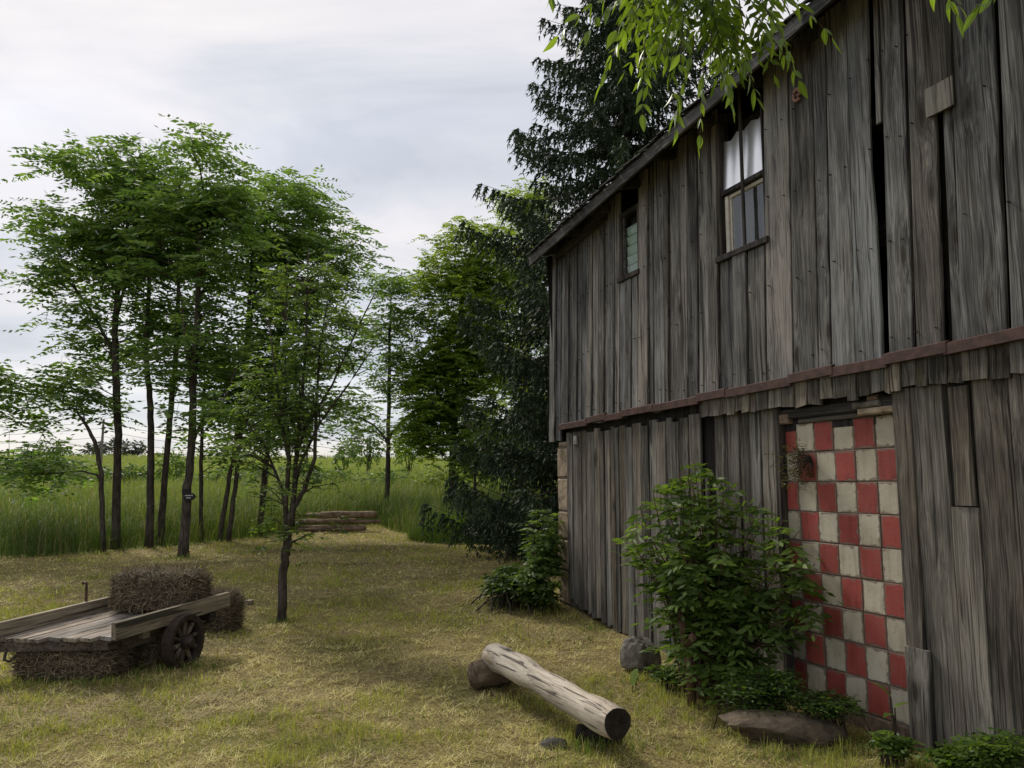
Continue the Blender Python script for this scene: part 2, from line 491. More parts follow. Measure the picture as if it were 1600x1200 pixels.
M['red_bark'] = simple_mat('reddish_bark', (0.05, 0.028, 0.018), (0.15, 0.09, 0.06), 20, 0.9, 0.6, 0.01, vec=(1, 1, .3))
M['log'] = wood_mat('peeled_log', (0.16, 0.13, 0.10), (0.46, 0.40, 0.325), (0.66, 0.60, 0.51), axis=1, warm=(1.05, 1, .93), cool=(.97, 1, 1.02), contrast=.85, bigc=.09)
M['log_end'] = simple_mat('shaded_log_end', (0.010, 0.008, 0.007), (0.035, 0.028, 0.022), 18, 0.95, 0.6, 0.008)  # near-black colour holds the shade on the log end and the block below
M['old_log'] = simple_mat('barky_log', (0.05, 0.036, 0.025), (0.17, 0.125, 0.085), 16, 0.95, 0.9, 0.02, vec=(1, .35, 1), c3=(0.27, 0.21, 0.15))
M['pile_log'] = simple_mat('pile_log', (0.09, 0.06, 0.042), (0.22, 0.155, 0.105), 9, 0.9, 0.6, 0.015, c3=(0.30, 0.22, 0.15), rnd=0.7)
M['hay'] = simple_mat('old_hay', (0.022, 0.016, 0.011), (0.075, 0.058, 0.038), 26, 0.95, 1.0, 0.03, vec=(0.4, 1, 1.4), detail=7, c3=(0.15, 0.12, 0.08))
M['leaf'] = leaf_mat('leaves', 0.46, (1.5, 1.55, 0.65))
M['leaf_bright'] = leaf_mat('backlit_leaves', 0.55, (1.9, 1.75, 0.6))
M['needle'] = leaf_mat('needles', 0.08, (1.2, 1.2, 0.8), 0.6)
M['grass'] = leaf_mat('grass_blades', 0.35, (1.3, 1.25, 0.7), 0.6)
M['straw'] = leaf_mat('dry_straw', 0.15, (1.1, 1.05, 0.8), 0.7)
M['leaflet'] = leaflet_mat('broad_leaflet', (0.055, 0.10, 0.018), (0.125, 0.20, 0.032))
M['pole'] = simple_mat('pole_wood', (0.10, 0.09, 0.08), (0.2, 0.18, 0.16), 12, 0.9, 0.3, 0.01)
M['wire'] = simple_mat('wire', (0.03, 0.03, 0.032), (0.05, 0.05, 0.052), 5, 0.6, 0, 0.01)
M['sign_black'] = simple_mat('black_sign_paint', (0.008, 0.008, 0.008), (0.016, 0.016, 0.016), 20, 0.5, 0.1, 0.001)
M['sign_white'] = simple_mat('white_sign_paint', (0.5, 0.5, 0.49), (0.65, 0.65, 0.63), 20, 0.6, 0.1, 0.001)

# ------------------------------------------------------------------ ground
EDGE_PX = [(-500, 885), (-250, 878), (0, 871), (100, 867), (200, 859), (300, 851), (400, 842), (450, 833), (520, 822), (590, 820), (665, 842), (740, 838), (870, 826)]
EDGE = np.array([G(*p)[:2] for p in EDGE_PX])
EDGE = np.vstack([[-40, EDGE[0, 1] - 1.5], EDGE, [9, EDGE[-1, 1]], [40, EDGE[-1, 1]]])
EDGE = EDGE[np.argsort(EDGE[:, 0])]


def edge_y(x):
    return np.interp(x, EDGE[:, 0], EDGE[:, 1])


def ground_sheet():
    u = np.linspace(-1, 1, 241)
    xs = 18 * u + 330 * u ** 5
    ys = np.concatenate([np.linspace(-60, 2, 20, endpoint=False), np.linspace(2, 30, 190, endpoint=False), np.geomspace(30, 800, 90)])
    X, Y = np.meshgrid(xs, ys)
    Z = ground_z(X, Y)
    near = np.clip((32 - Y) / 10, 0, 1)
    Z = Z + near * (0.035 * (fbm(X * 1.7, Y * 1.7, 3) - .5) + 0.02 * (fbm(X * 7, Y * 7, 9) - .5))
    far = np.clip((Y - 30) / 60, 0, 1)
    Z = Z + far * 0.9 * (fbm(X * .05, Y * .05, 21) - .5)
    V = np.stack([X, Y, Z], -1).reshape(-1, 3)
    nx, ny = len(xs), len(ys)
    i = np.arange(nx * ny).reshape(ny, nx)
    F = np.stack([i[:-1, :-1], i[:-1, 1:], i[1:, 1:], i[1:, :-1]], -1).reshape(-1, 4)
    me = bpy.data.meshes.new('ground')
    me.vertices.add(len(V))
    me.vertices.foreach_set('co', V.astype(np.float32).ravel())
    me.loops.add(F.size)
    me.loops.foreach_set('vertex_index', F.astype(np.int32).ravel())
    me.polygons.add(len(F))
    me.polygons.foreach_set('loop_start', np.arange(0, F.size, 4, dtype=np.int32))
    a = me.attributes.new('meadow', 'FLOAT', 'POINT')
    md = np.clip((Y - edge_y(X) + 0.2) / 0.6, 0, 1)
    a.data.foreach_set('value', md.astype(np.float32).ravel())
    me.update(calc_edges=True)
    m, nt, out = newmat('ground_soil_and_grass')
    pos = nd(nt, 'ShaderNodeNewGeometry').outputs['Position']

    def nz(s, d=4.0, r=0.6):
        return nd(nt, 'ShaderNodeTexNoise', {'Vector': pos, 'Scale': s, 'Detail': d, 'Roughness': r}).outputs[0]
    c = ramp(nt, nz(0.9, 5), [(0.34, (0.14, 0.145, 0.038)), (0.48, (0.28, 0.225, 0.09)), (0.66, (0.37, 0.30, 0.14))]).outputs[0]
    c = mixc(nt, ramp(nt, nz(5, 5), [(0.5, g3(0)), (0.68, g3(0.8))]).outputs[0], c, (0.19, 0.14, 0.075))
    c = mixc(nt, ramp(nt, nz(45, 4, 0.7), [(0.42, g3(0.85)), (0.58, g3(0))]).outputs[0], c, (0.09, 0.075, 0.03))
    mc = ramp(nt, nz(0.11, 6), [(0.36, (0.13, 0.20, 0.042)), (0.5, (0.22, 0.29, 0.065)), (0.64, (0.32, 0.36, 0.10))]).outputs[0]
    mc = mixc(nt, ramp(nt, nz(2.5, 6, .7), [(0.42, g3(0.6)), (0.58, g3(0))]).outputs[0], mc, (0.035, 0.065, 0.016))
    at = nd(nt, 'ShaderNodeAttribute', attribute_name='meadow')
    c = mixc(nt, at.outputs['Fac'], c, mc)
    finish(nt, out, c, 0.95, nz(30, 5), 0.03, 0.8, 0.1)
    o = link(me, 'ground', m, smooth=True)
    return tag(o, kind='structure')


ground_sheet()


# ------------------------------------------------------------------ blades
def blades(base, h, wd, ang, lean, col, bend=False):
    n = len(base)
    dx, dy = np.cos(ang), np.sin(ang)
    side = np.stack([-dy, dx, np.zeros(n)], -1) * wd[:, None] * .5
    fwd = np.stack([dx, dy, np.zeros(n)], -1)
    up = np.array([0, 0, 1.0])
    if not bend:
        tip = base + up * (h * np.cos(lean))[:, None] + fwd * (h * np.sin(lean))[:, None]
        V = np.stack([base - side, base + side, tip + side * .25, tip - side * .25], 1)
        return V.reshape(-1, 3), col
    l1, l2 = lean * .4, lean * 1.4
    mid = base + up * (h * .6 * np.cos(l1))[:, None] + fwd * (h * .6 * np.sin(l1))[:, None]
    tip = mid + up * (h * .4 * np.cos(l2))[:, None] + fwd * (h * .4 * np.sin(l2))[:, None]
    V1 = np.stack([base - side, base + side, mid + side * .85, mid - side * .85], 1)
    V2 = np.stack([mid - side * .85, mid + side * .85, tip + side * .12, tip - side * .12], 1)
    return np.concatenate([V1, V2], 0).reshape(-1, 3), np.concatenate([col, col], 0)


BASE = np.array([0.47545, 9.83578])          # barn's far corner on the ground
BD = np.array([0.37397359, -0.92743935])      # along the wall towards the camera
BN = np.array([-0.92743935, -0.37397359])     # out of the wall


def wall_off(x, y):
    return (x - BASE[0]) * BN[0] + (y - BASE[1]) * BN[1]


def wall_s(x, y):
    return (x - BASE[0]) * BD[0] + (y - BASE[1]) * BD[1]


def in_barn(x, y):
    s_ = wall_s(x, y)
    return (wall_off(x, y) < 0.03) & (s_ > -0.05) & (s_ < 9)


def lawn():
    n = 380000
    y = 3.9 * (27 / 3.9) ** rng.random(n)
    x = (rng.random(n) * 2 - 1) * (y * 0.70 + 0.8)
    k = (y < edge_y(x) + .3) & ~in_barn(x, y)
    x, y = x[k], y[k]
    n = len(x)
    g = fbm(x * .55, y * .55, 31)                                   # green patches
    g2 = fbm(x * 2.3, y * 2.3, 41)
    q = rng.random(n)
    green = np.clip((g * .6 + g2 * .55 - .56) * 5 + .18 + (wall_off(x, y) < 2.2) * .25, 0.04, .92)
    isg = q < green
    d = np.hypot(x, y)
    h = np.where(isg, .035 + .05 * rng.random(n) ** 1.5, .03 + .07 * rng.random(n)) * np.where(g2 > .62, 1.35, 1)
    wd = np.where(isg, .0045, .0036) * np.clip(d / 5.0, 1, 6) * (.7 + .6 * rng.random(n))
    lean = np.where(isg, rng.random(n) * .9, 1.0 + rng.random(n) * .55)
    a = rng.random((n, 1))
    cg = np.array([.17, .21, .04]) * (1 - a) + np.array([.40, .41, .095]) * a
    cs = np.array([.36, .325, .13]) * (1 - a) + np.array([.68, .62, .30]) * a
    br = (fbm(x * 1.1, y * 1.6, 77) > .56)[:, None] & (rng.random((n, 1)) < .28)
    cs = np.where(br, np.array([.115, .08, .045]) + a * .06, cs)
    col = np.where(isg[:, None], cg, cs)
    base = np.stack([x, y, ground_z(x, y) + .035 * (fbm(x * 1.7, y * 1.7, 3) - .5) + 0.02 * (fbm(x * 7, y * 7, 9) - .5)], -1)
    base[:, 2] += np.where(isg, -.004, .006 * rng.random(n))
    cl = fbm(x * 11, y * 11, 131, 3)
    h = h * .72 * np.clip(.35 + (cl - .3) * 2.6, .35, 1.4)
    col = col * np.clip(.62 + (cl - .3) * 1.7, .62, 1.2)[:, None]
    base[:, 2] += np.clip(cl - .5, 0, 1) * .05
    V, c = blades(base, h, wd, rng.random(n) * 6.283, lean, col)
    # taller green tufts where the mower does not reach: round the log, the stones, the cart, the tree foot
    for px, py, rx, ry, m, hh in ((930, 1172, .22, .10, 420, .13), (985, 1165, .18, .12, 260, .11), (1010, 1066, .25, .1, 300, .1), (1230, 1186, .45, .08, 420, .10),
                                  (120, 1070, .5, .12, 500, .10), (290, 1045, .3, .12, 420, .11), (200, 1060, .3, .2, 300, .12), (350, 1000, .3, .2, 260, .1), (440, 975, .15, .12, 160, .12), (287, 873, .3, .2, 160, .14), (930, 985, .7, .15, 500, .09),
                                  (880, 1000, .5, .3, 300, .07), (700, 1120, .5, .25, 300, .06), (560, 1160, .5, .2, 320, .06), (300, 1130, .5, .3, 300, .07), (1070, 1120, .5, .2, 300, .08), (620, 1010, .6, .4, 300, .06), (520, 940, .8, .5, 300, .07), (1440, 1195, .3, .1, 200, .1)):
        q = G(px, py)
        x, y = q[0] + rng.normal(0, rx * .6, m), q[1] + rng.normal(0, ry * .6, m)
        kk = ~in_barn(x, y)
        x, y = x[kk], y[kk]
        x, y = x[::2], y[::2]
        hh *= .7
        m = len(x)
        a = rng.random((m, 1))
        cg = np.array([.075, .13, .025]) * (1 - a) + np.array([.20, .26, .06]) * a
        cg = np.where(rng.random((m, 1)) < .15, np.array([.42, .36, .18]), cg)
        v2, c2 = blades(np.stack([x, y, ground_z(x, y) - .01], -1), hh * (.4 + .8 * rng.random(m)), .006 * np.ones(m) * max(1, q[1] / 6.5), rng.random(m) * 6.28, .1 + .8 * rng.random(m), cg, True)
        V, c = np.concatenate([V, v2]), np.concatenate([c, c2])
    o = bigmesh('lawn_grass', V, 4, M['grass'], None, c)
    tag(o, 'short dry mown grass and hay litter covering the yard', 'grass', kind='stuff')


lawn()


def windrows():
    """loose clumps of raked cut grass lying on the lawn"""
    Vs, Cs = [], []
    spots = [(500, 860, .5), (560, 852, .6), (610, 856, .5), (420, 862, .4), (300, 882, .3), (60, 905, .8), (20, 930, .8), (120, 915, .5), (690, 905, .5), (780, 930, .6),
             (600, 925, .4), (820, 945, .7), (700, 965, .5), (560, 880, .5), (350, 1010, .4), (230, 1090, .4), (380, 1120, .4), (60, 1130, .3), (640, 1060, .3), (1000, 1090, .6), (1080, 1160, .5), (900, 1000, .4), (1150, 1110, .5)]
    for px, py, r in spots:
        c = G(px, py)
        n = 420
        x = c[0] + rng.normal(0, r * 1.3, n)
        y = c[1] + rng.normal(0, r * .6, n)
        k = ~in_barn(x, y)
        x, y = x[k], y[k]
        n = len(x)
        b = np.stack([x, y, ground_z(x, y) + .01 + .03 * rng.random(n)], -1)
        a = rng.random((n, 1))
        col = np.array([.13, .098, .05]) * (1 - a) + np.array([.38, .31, .16]) * a
        V, cc = blades(b, .08 + .12 * rng.random(n), .0045 * np.ones(n) * max(1, c[1] / 6), rng.random(n) * 6.28, 1.3 + .4 * rng.random(n), col)
        Vs.append(V)
        Cs.append(cc)
    o = bigmesh('cut_grass', np.concatenate(Vs), 4, M['straw'], None, np.concatenate(Cs))
    tag(o, 'brownish clumps of raked cut grass lying about the lawn', 'cut grass', kind='stuff')


windrows()


def meadow():
    Vs, Cs = [], []

    def batch(n, t0, t1, hmin, hmax, wmul, pw=1.6):
        x = -34 + 48 * rng.random(n) if t1 < 20 else (rng.random(n) * 2 - 1)
        t = t0 + (t1 - t0) * rng.random(n) ** pw
        if t1 >= 20:
            x = x * (18 + t * .75) - 2
        y = edge_y(x) + t + (1.1 * (fbm(x * .9, x * 0 + 3.3, 301) - .55) + .5 * rng.normal(0, .35, n)) * (t1 < 20)
        k = ~((wall_off(x, y) < .3) & (wall_s(x, y) > -.2)) & (np.abs(x) < .8 * y + 2)
        x, y, t = x[k], y[k], t[k]
        n = len(x)
        g = fbm(x * .35, y * .35, 55)
        h = hmin + (hmax - hmin) * rng.random(n) ** 1.3 * (.2 + 1.5 * g)
        h *= np.clip(.45 + t * .9, .45, 1)
        wd = (.010 + .008 * rng.random(n)) * wmul * np.clip(y / 22, .8, 5)
        a = np.clip(rng.random((n, 1)) * .7 + (g[:, None] - .35) * .9, 0, 1)
        col = np.array([.042, .09, .018]) * (1 - a) + np.array([.15, .205, .045]) * a
        yz = np.clip(fbm(x * .12, y * .3, 91) * 1.6 - .5, 0, 1)[:, None] * np.clip((t[:, None] - 2) / 5, 0, 1)  # front edge stays darker in the tint for its shade, lighter deeper in
        col = col * (1 - yz * .7) + np.array([.24, .27, .07]) * yz * .7
        fl = np.clip((t[:, None] - 6) / 40, 0, 1)
        col = col * (1 - .75 * fl) + np.array([.29, .35, .09]) * .75 * fl
        dry = rng.random((n, 1)) < .12
        col = np.where(dry, np.array([.24, .22, .11]), col)
        col = np.where((rng.random((n, 1)) < .10) & (g[:, None] > .5), np.array([.22, .26, .05]), col)
        b = np.stack([x, y, ground_z(x, y) - .02], -1)
        V, c = blades(b, h, wd, rng.random(n) * 6.28, .15 + .75 * rng.random(n), col, True)
        Vs.append(V)
        Cs.append(c)
    batch(85000, 0, 6, .45, 1.05, 1.0, 1.2)
    batch(60000, 5, 40, .5, 1.1, 1.3, 1.1)
    batch(45000, 35, 140, .6, 1.2, 1.5, 1.0)
    o = bigmesh('meadow_grass', np.concatenate(Vs), 4, M['grass'], None, np.concatenate(Cs))
    tag(o, 'tall green meadow grass beyond the mown yard', 'grass', kind='stuff')
    # the tuft that bulges onto the lawn beside the spruce
    n = 5200
    c = G(712, 846)
    th, r = rng.random(n) * 6.28, np.sqrt(rng.random(n))
    x, y = c[0] + .15 + 1.25 * r * np.cos(th), c[1] + .3 + .7 * r * np.sin(th)
    b = np.stack([x, y, ground_z(x, y) - .01], -1)
    a = rng.random((n, 1))
    col = np.array([.065, .13, .022]) * (1 - a) + np.array([.17, .25, .05]) * a
    V, cc = blades(b, .12 + .85 * rng.random(n) * (1.05 - r ** 1.5), .011 + .008 * rng.random(n), th, .15 + .8 * r * rng.random(n), col, True)
    tag(bigmesh('grass_tuft', V, 4, M['grass'], None, cc), 'bushy tuft of bright long grass at the lawn edge by the spruce', 'grass', kind='stuff')


meadow()

# ------------------------------------------------------------------ the barn
BANG = math.atan2(BD[1], BD[0])
barn = thing('barn', 'old barn of grey weathered upright boards with red and cream checked tiles', 'barn', (BASE[0], BASE[1], 0), BANG)
# local axes of the barn: x along the wall (s), -y out of the wall, z up


def zroof(s):
    return 4.40 + 0.095 * s


def board_mesh(s0, s1, z0, z1, off, th, lean=0.0, ragged=0.012, ns=7, ztilt=(0, 0), tilt=0.0, warp=0.006, bz=None):
    """an uneven board: wavering edges, slightly cupped, thick; returns verts, faces in barn space"""
    V, F = [], []
    zs = np.linspace(0, 1, ns + 1)
    wl = np.cumsum(np.random.default_rng(random.randrange(10 ** 6)).normal(0, .0022, ns + 1))
    wr = np.cumsum(np.random.default_rng(random.randrange(10 ** 6)).normal(0, .0022, ns + 1))
    bow = random.uniform(-warp, warp)
    tw = random.uniform(-warp, warp)
    for i, t in enumerate(zs):
        za = z0 + ztilt[0] + (z1 - z0) * t + (random.uniform(-ragged, ragged) if i == 0 else 0)
        zb = z0 + (z1 - z0) * t + ztilt[1] * (t == 0) + (random.uniform(-ragged, ragged) if i == 0 else 0)
        if i == 0:
            za, zb = z0 + ztilt[0] + random.uniform(-ragged, ragged), z0 + ztilt[1] + random.uniform(-ragged, ragged)
        else:
            za = zb = z0 + (z1 - z0) * t
        xa = s0 + wl[i] * .6 + lean * (za - 2.3) + tilt * (t)
        xb = s1 + wr[i] * .6 + lean * (zb - 2.3) + tilt * (t)
        y = -(off + bow * 4 * t * (1 - t))
        ya, yb = y - tw * (t - .5), y + tw * (t - .5)
        c = .003
        V += [(xa, ya + .004, za), (xa + .006, ya, za), ((xa + xb) / 2, (ya + yb) / 2 + c, (za + zb) / 2), (xb - .006, yb, zb), (xb, yb + .004, zb),
              (xb, yb + th, zb), (xa, ya + th, za)]
    k = 7
    for i in range(ns):
        for j in range(k):
            a, b = i * k + j, i * k + (j + 1) % k
            F.append((a, b, b + k, a + k))
    F.append(tuple(range(k))[::-1])
    F.append(tuple(ns * k + j for j in range(k)))
    return V, F


def board(name, *a, mat='board', parent=barn, label=None, **k):
    V, F = board_mesh(*a, **k)
    o = mesh(name, V, F, M[mat], parent, world=False)
    if label:
        o['label'] = label
    return o


LEAN = 0.037
# --- upper boards; the two window openings are kept clear
W2 = (1.72, 2.11, 3.76, 4.46)
W1 = (3.42, 4.02, 3.53, 4.72)
edges = [0.0, .15, .28, .39, .52, .63, .75, .85, .97, 1.11, 1.25, 1.40, 1.50, 1.62, 1.72, 1.85, 1.98, 2.11, 2.28, 2.38, 2.57, 2.66, 2.85, 2.97, 3.12, 3.27, 3.42, 3.62, 3.80, 4.02,
         4.32, 4.58, 4.70, 4.91, 5.14, 5.19, 5.38, 5.60, 5.70, 5.99, 6.2, 6.45, 6.7, 6.95, 7.2, 7.5, 7.75, 8.0]
GAPAT = 5.14
for a, b in zip(edges[:-1], edges[1:]):
    if abs(a - 5.14) < .001:      # the open gap; a split remnant hangs in its upper part
        board('siding_board', 5.135, 5.17, 3.98, zroof(5.1) + .12, -.002, .02, lean=LEAN, mat='board', ns=5)
        continue
    if abs(a - 5.60) < .001:      # narrow open joint, backed by the added dark sheet
        board('siding_board', 5.63, 5.70, 2.36, zroof(5.6) + .12, -.012, .02, lean=LEAN)
        continue
    if abs(a - 4.58) < .001:
        pass
    g = random.choice((.004, .006, .008)) if a < 3 else random.choice((.005, .007, .009))
    prod = random.uniform(-.006, .010) + (.012 if int(a * 10) % 3 == 0 else 0)
    z0 = (2.255 + .02 * a if a > .25 else 2.13) + random.uniform(-.012, .015)
    zt = zroof((a + b) / 2) + .14
    lean = LEAN
    if W2[0] - .01 <= a < W2[1] - .01:
        board('siding_board', a + g, b - g, z0, W2[2] - .05 - random.uniform(0, .012), prod, .024, lean=lean)
        continue
    if W1[0] - .01 <= a < W1[1] - .01:
        board('siding_board', a + g, b - g, z0, W1[2] - .05 - random.uniform(0, .012), prod, .024, lean=lean)
        continue
    extra = 0.0
    if abs(a - 5.38) < .001:
        g = .014
    if abs(a - 5.70) < .001:
        g = .006
    if abs(a - 5.99) < .001:
        g = .022
    V, F = board_mesh(a + g, b - g, z0, zt, prod, .026, lean=lean, ns=8)
    if abs(a - 4.91) < .001:      # the split board with the torn right edge beside the gap
        V = [list(v) for v in V]
        for v in V:
            if v[0] > 5.0 + LEAN * (v[2] - 2.3):
                t = (v[2] - 2.9) / 1.9
                if t > 0:
                    v[0] -= .055 * min(1, t * 2.2) + random.uniform(0, .008)
    if abs(a - 4.32) < .001:      # its lower end flares to the right
        V = [list(v) for v in V]
    o = mesh('siding_board', V, F, M['board'], barn, world=False)
# the short patch board nailed over a joint
board('siding_board', 5.545, 5.735, 3.83, zroof(5.6) + .1, .034, .024, lean=LEAN, ns=6, mat='board_low', ragged=.004, label='short overlapping patch board with a pale lower end')
board('siding_board', 5.547, 5.737, 3.828, 4.01, .037, .004, lean=LEAN, ns=2, mat='board_pale', ragged=.003, label='pale unweathered end of the patch board', warp=.0005)
# little ring-shaped insulator on the upper boards
kb = MB()
ring = [(4.515 + .034 * math.cos(t), -.03, 4.50 + .044 * math.sin(t)) for t in np.linspace(0, 2 * math.pi, 17)]
kb.tube(ring, [.014] * 17, 6)
kb.tube([(4.515, .0, 4.50), (4.515, -.028, 4.50)], [.014, .012], 8)
M['insul'] = simple_mat('brown_ceramic', (0.16, 0.085, 0.065), (0.30, 0.17, 0.13), 20, 0.4, 0.2, 0.002)
kb.build('insulator', M['insul'], barn, world=False, smooth=True)['label'] = 'small reddish ring-shaped insulator on the upper boards'

# --- rusty nail heads in rows across the boards
nb_ = MB()
for a, b in zip(edges[:-1], edges[1:]):
    for zr_ in (2.42, 3.05, 3.72, 4.3):
        if W2[0] - .02 < a < W2[1] - .02 and zr_ > 3.6: continue
        if W1[0] - .02 < a < W1[1] - .02 and zr_ > 3.4: continue
        if abs(a - 5.14) < .01 or abs(a - 5.60) < .01: continue
        for f_ in ((.2, .8) if b - a > .15 else (.5,)):
            x_ = leanx0 = a + (b - a) * f_ + random.uniform(-.015, .015) + LEAN * (zr_ - 2.3)
            z_ = zr_ + random.uniform(-.04, .04) + .02 * a
            r_ = random.uniform(.003, .005)
            if random.random() < .4: continue
            ring = [(x_ + r_ * math.cos(t), -.0275, z_ + r_ * math.sin(t)) for t in np.linspace(0, 2 * math.pi, 7)[:-1]]
            nb_.add(ring + [(q[0], -.0, q[2]) for q in ring], [(0, 1, 2, 3, 4, 5)] + [(i, i + 6, (i + 1) % 6 + 6, (i + 1) % 6) for i in range(6)])
nb_.build('nail', M['iron'], barn, world=False)['kind'] = 'stuff'

# --- dark sheets added so the gaps look black, and the rest of the building
ib = MB()
ib.box(0.02, 1.70, .10, .14, 2.0, 4.62)
ib.box(2.14, 3.36, .10, .14, 2.0, 4.75)
ib.box(1.70, 2.14, .10, .14, 2.0, 3.70)
ib.box(3.36, 4.10, .10, .14, 2.0, 3.46)
ib.box(4.10, 4.96, .10, .14, 2.0, 4.85)
ib.box(5.55, 8.0, .10, .14, 2.0, 5.15)
ib.build('dark_backing', M['dark_wood'], barn, world=False)
bw = MB()
bw.add([(0, 5.95, 0), (8, 5.95, 0), (8, 5.95, zroof(8) + .32), (0, 5.95, zroof(0) + .32)], [(0, 1, 2, 3)])
bw.build('rear_wall', M['dark_wood'], barn, world=False)
bw = MB()
bw.box(-.02, .02, .03, 5.9, 2.12, 4.6)
bw.build('end_wall', M['board'], barn, world=False)
bw = MB()
bw.box(8.0, 8.04, .0, 6.0, 0.0, 5.2)
bw.build('end_wall', M['board'], barn, world=False)
bw = MB()
bw.box(0.05, 7.95, .15, 5.9, 2.0, 2.08)
bw.build('loft_floor', M['dark_wood'], barn, world=False)
for sx in (0.0, 7.8):
    b = MB()
    zr = zroof(sx)
    b.add([(sx + .12, -.1, zr + .02), (sx + .12, 3.0, zr + 1.77), (sx + .12, 6.15, zr + .225), (sx + .12, 5.9, 2.2), (sx + .12, .05, 2.2)], [(0, 1, 2, 3, 4)])
    b.build('gable', M['dark_wood'], barn, world=False)
for z_, h_ in ((3.2, .18), (4.05, .09)):
    b = MB()
    b.box(4.98, 5.5, .16, .26, z_, z_ + h_)
    b.build('beam', M['beam'], barn, world=False)

# --- roof: sagging eave that overhangs the wall, shingle edges on top
EO = 0.30


def roof_slab(y0, y1, dz0, dz1, th):
    V, F = [], []
    for s in (0.06, 2.0, 4.0, 6.0, 8.1):
        z = zroof(s)
        V += [(s, y0, z + dz0), (s, y1, z + dz1), (s, y1, z + dz1 + th), (s, y0, z + dz0 + th)]
    for i in range(4):
        for j in range(4):
            a, b = i * 4 + j, i * 4 + (j + 1) % 4
            F.append((a, b, b + 4, a + 4))
    F += [(3, 2, 1, 0), (16, 17, 18, 19)]
    return V, F


V, F = roof_slab(-EO + .03, 3.0, 0.005, 1.75, .03)
mesh('roof_deck', V, F, M['dark_wood'], barn, world=False)
V, F = roof_slab(3.0, 6.2, 1.75, 0.2, .03)
mesh('roof_deck', V, F, M['dark_wood'], barn, world=False)
ss = [0.04, 1.5, 3.1, 4.9, 6.6, 8.1]
for a, b in zip(ss[:-1], ss[1:]):
    za, zb = zroof(a), zroof(b)
    V = [(a, -EO, za - .085), (b - .004, -EO, zb - .085), (b - .004, -EO, zb + .03), (a, -EO, za + .03), (a, -EO + .028, za - .085), (b - .004, -EO + .028, zb - .085), (b - .004, -EO + .028, zb + .03), (a, -EO + .028, za + .03)]
    mesh('fascia_board', V, [(0, 1, 2, 3), (7, 6, 5, 4), (4, 5, 1, 0), (3, 2, 6, 7), (0, 3, 7, 4), (1, 5, 6, 2)], M['fascia'], barn, world=False)
sh_me = None
s = 0.03
while s < 8.1:
    wd = random.uniform(.11, .19)
    z = zroof(s) + .036
    b = MB()
    up = random.uniform(.0, .012)
    b.add([(0, 0, up), (wd - .006, 0, up + random.uniform(-.004, .006)), (wd - .006, .34, .20), (0, .34, .20), (0, 0, up + .012), (wd - .006, 0, up + .012), (wd - .006, .34, .212), (0, .34, .212)],
          [(0, 3, 2, 1), (4, 5, 6, 7), (0, 1, 5, 4), (1, 2, 6, 5), (2, 3, 7, 6), (3, 0, 4, 7)])
    me_ = bpy.data.meshes.new('shingle')
    me_.from_pydata(b.V, [], b.F)
    link(me_, 'shingle', M['shingle'], barn, (s, -EO - .03 - random.uniform(0, .022), z))
    s += wd
# upper courses of the roof covering, seen from nowhere near: one sheet of battened shingles
V, F = roof_slab(0.0, 3.05, .19, 1.80, .02)
mesh('roof_covering', V, F, M['shingle'], barn, world=False)
V, F = roof_slab(3.05, 6.3, 1.80, .24, .02)
mesh('roof_covering', V, F, M['shingle'], barn, world=False)
# trim board under the eave at the far end
V = []
for sx in (.30, 1.55):
    for yy, zz in ((-.06, -.10), (-.06, .0), (-.02, .0), (-.02, -.10)):
        V.append((sx, yy, zroof(sx) + zz + .02))
mesh('trim_board', V, [(0, 1, 2, 3)[::-1], (4, 5, 6, 7), (0, 4, 5, 1)[::-1], (1, 5, 6, 2)[::-1], (2, 6, 7, 3)[::-1], (3, 7, 4, 0)[::-1]], M['fascia'], barn, world=False)
for sx in np.arange(.35, 8, .62):
    b = MB()
    V = []
    for xx in (sx, sx + .05):
        z = zroof(xx)
        V += [(xx, -EO + .04, z - .07), (xx, .3, z + .06), (xx, .3, z + .16), (xx, -EO + .04, z + .0)]
    b.add(V, [(3, 2, 1, 0), (4, 5, 6, 7), (0, 1, 5, 4), (1, 2, 6, 5), (2, 3, 7, 6), (3, 0, 4, 7)])
    b.build('rafter', M['dark_wood'], barn, world=False)


# --- windows
def bar(name, x0, x1, z0, z1, y0, y1, mat, parent):
    b = MB()
    b.bbox(x0, x1, y0, y1, z0, z1, .004)
    return b.build(name, M[mat], parent, world=False)


def leanx(s, z):
    return s + LEAN * (z - 2.3)


def window_box(W, name, label):
    """a window is an empty inside the leaning wall; x measured from its left jamb"""
    e = bpy.data.objects.new(name, None)
    C.objects.link(e)
    e.parent = barn
    e.location = (leanx(W[0], (W[2] + W[3]) / 2), 0, 0)
    e.empty_display_size = .2
    e['label'] = label
    WM[e.name] = WM[barn.name] @ Matrix.Translation(e.location)
    return e


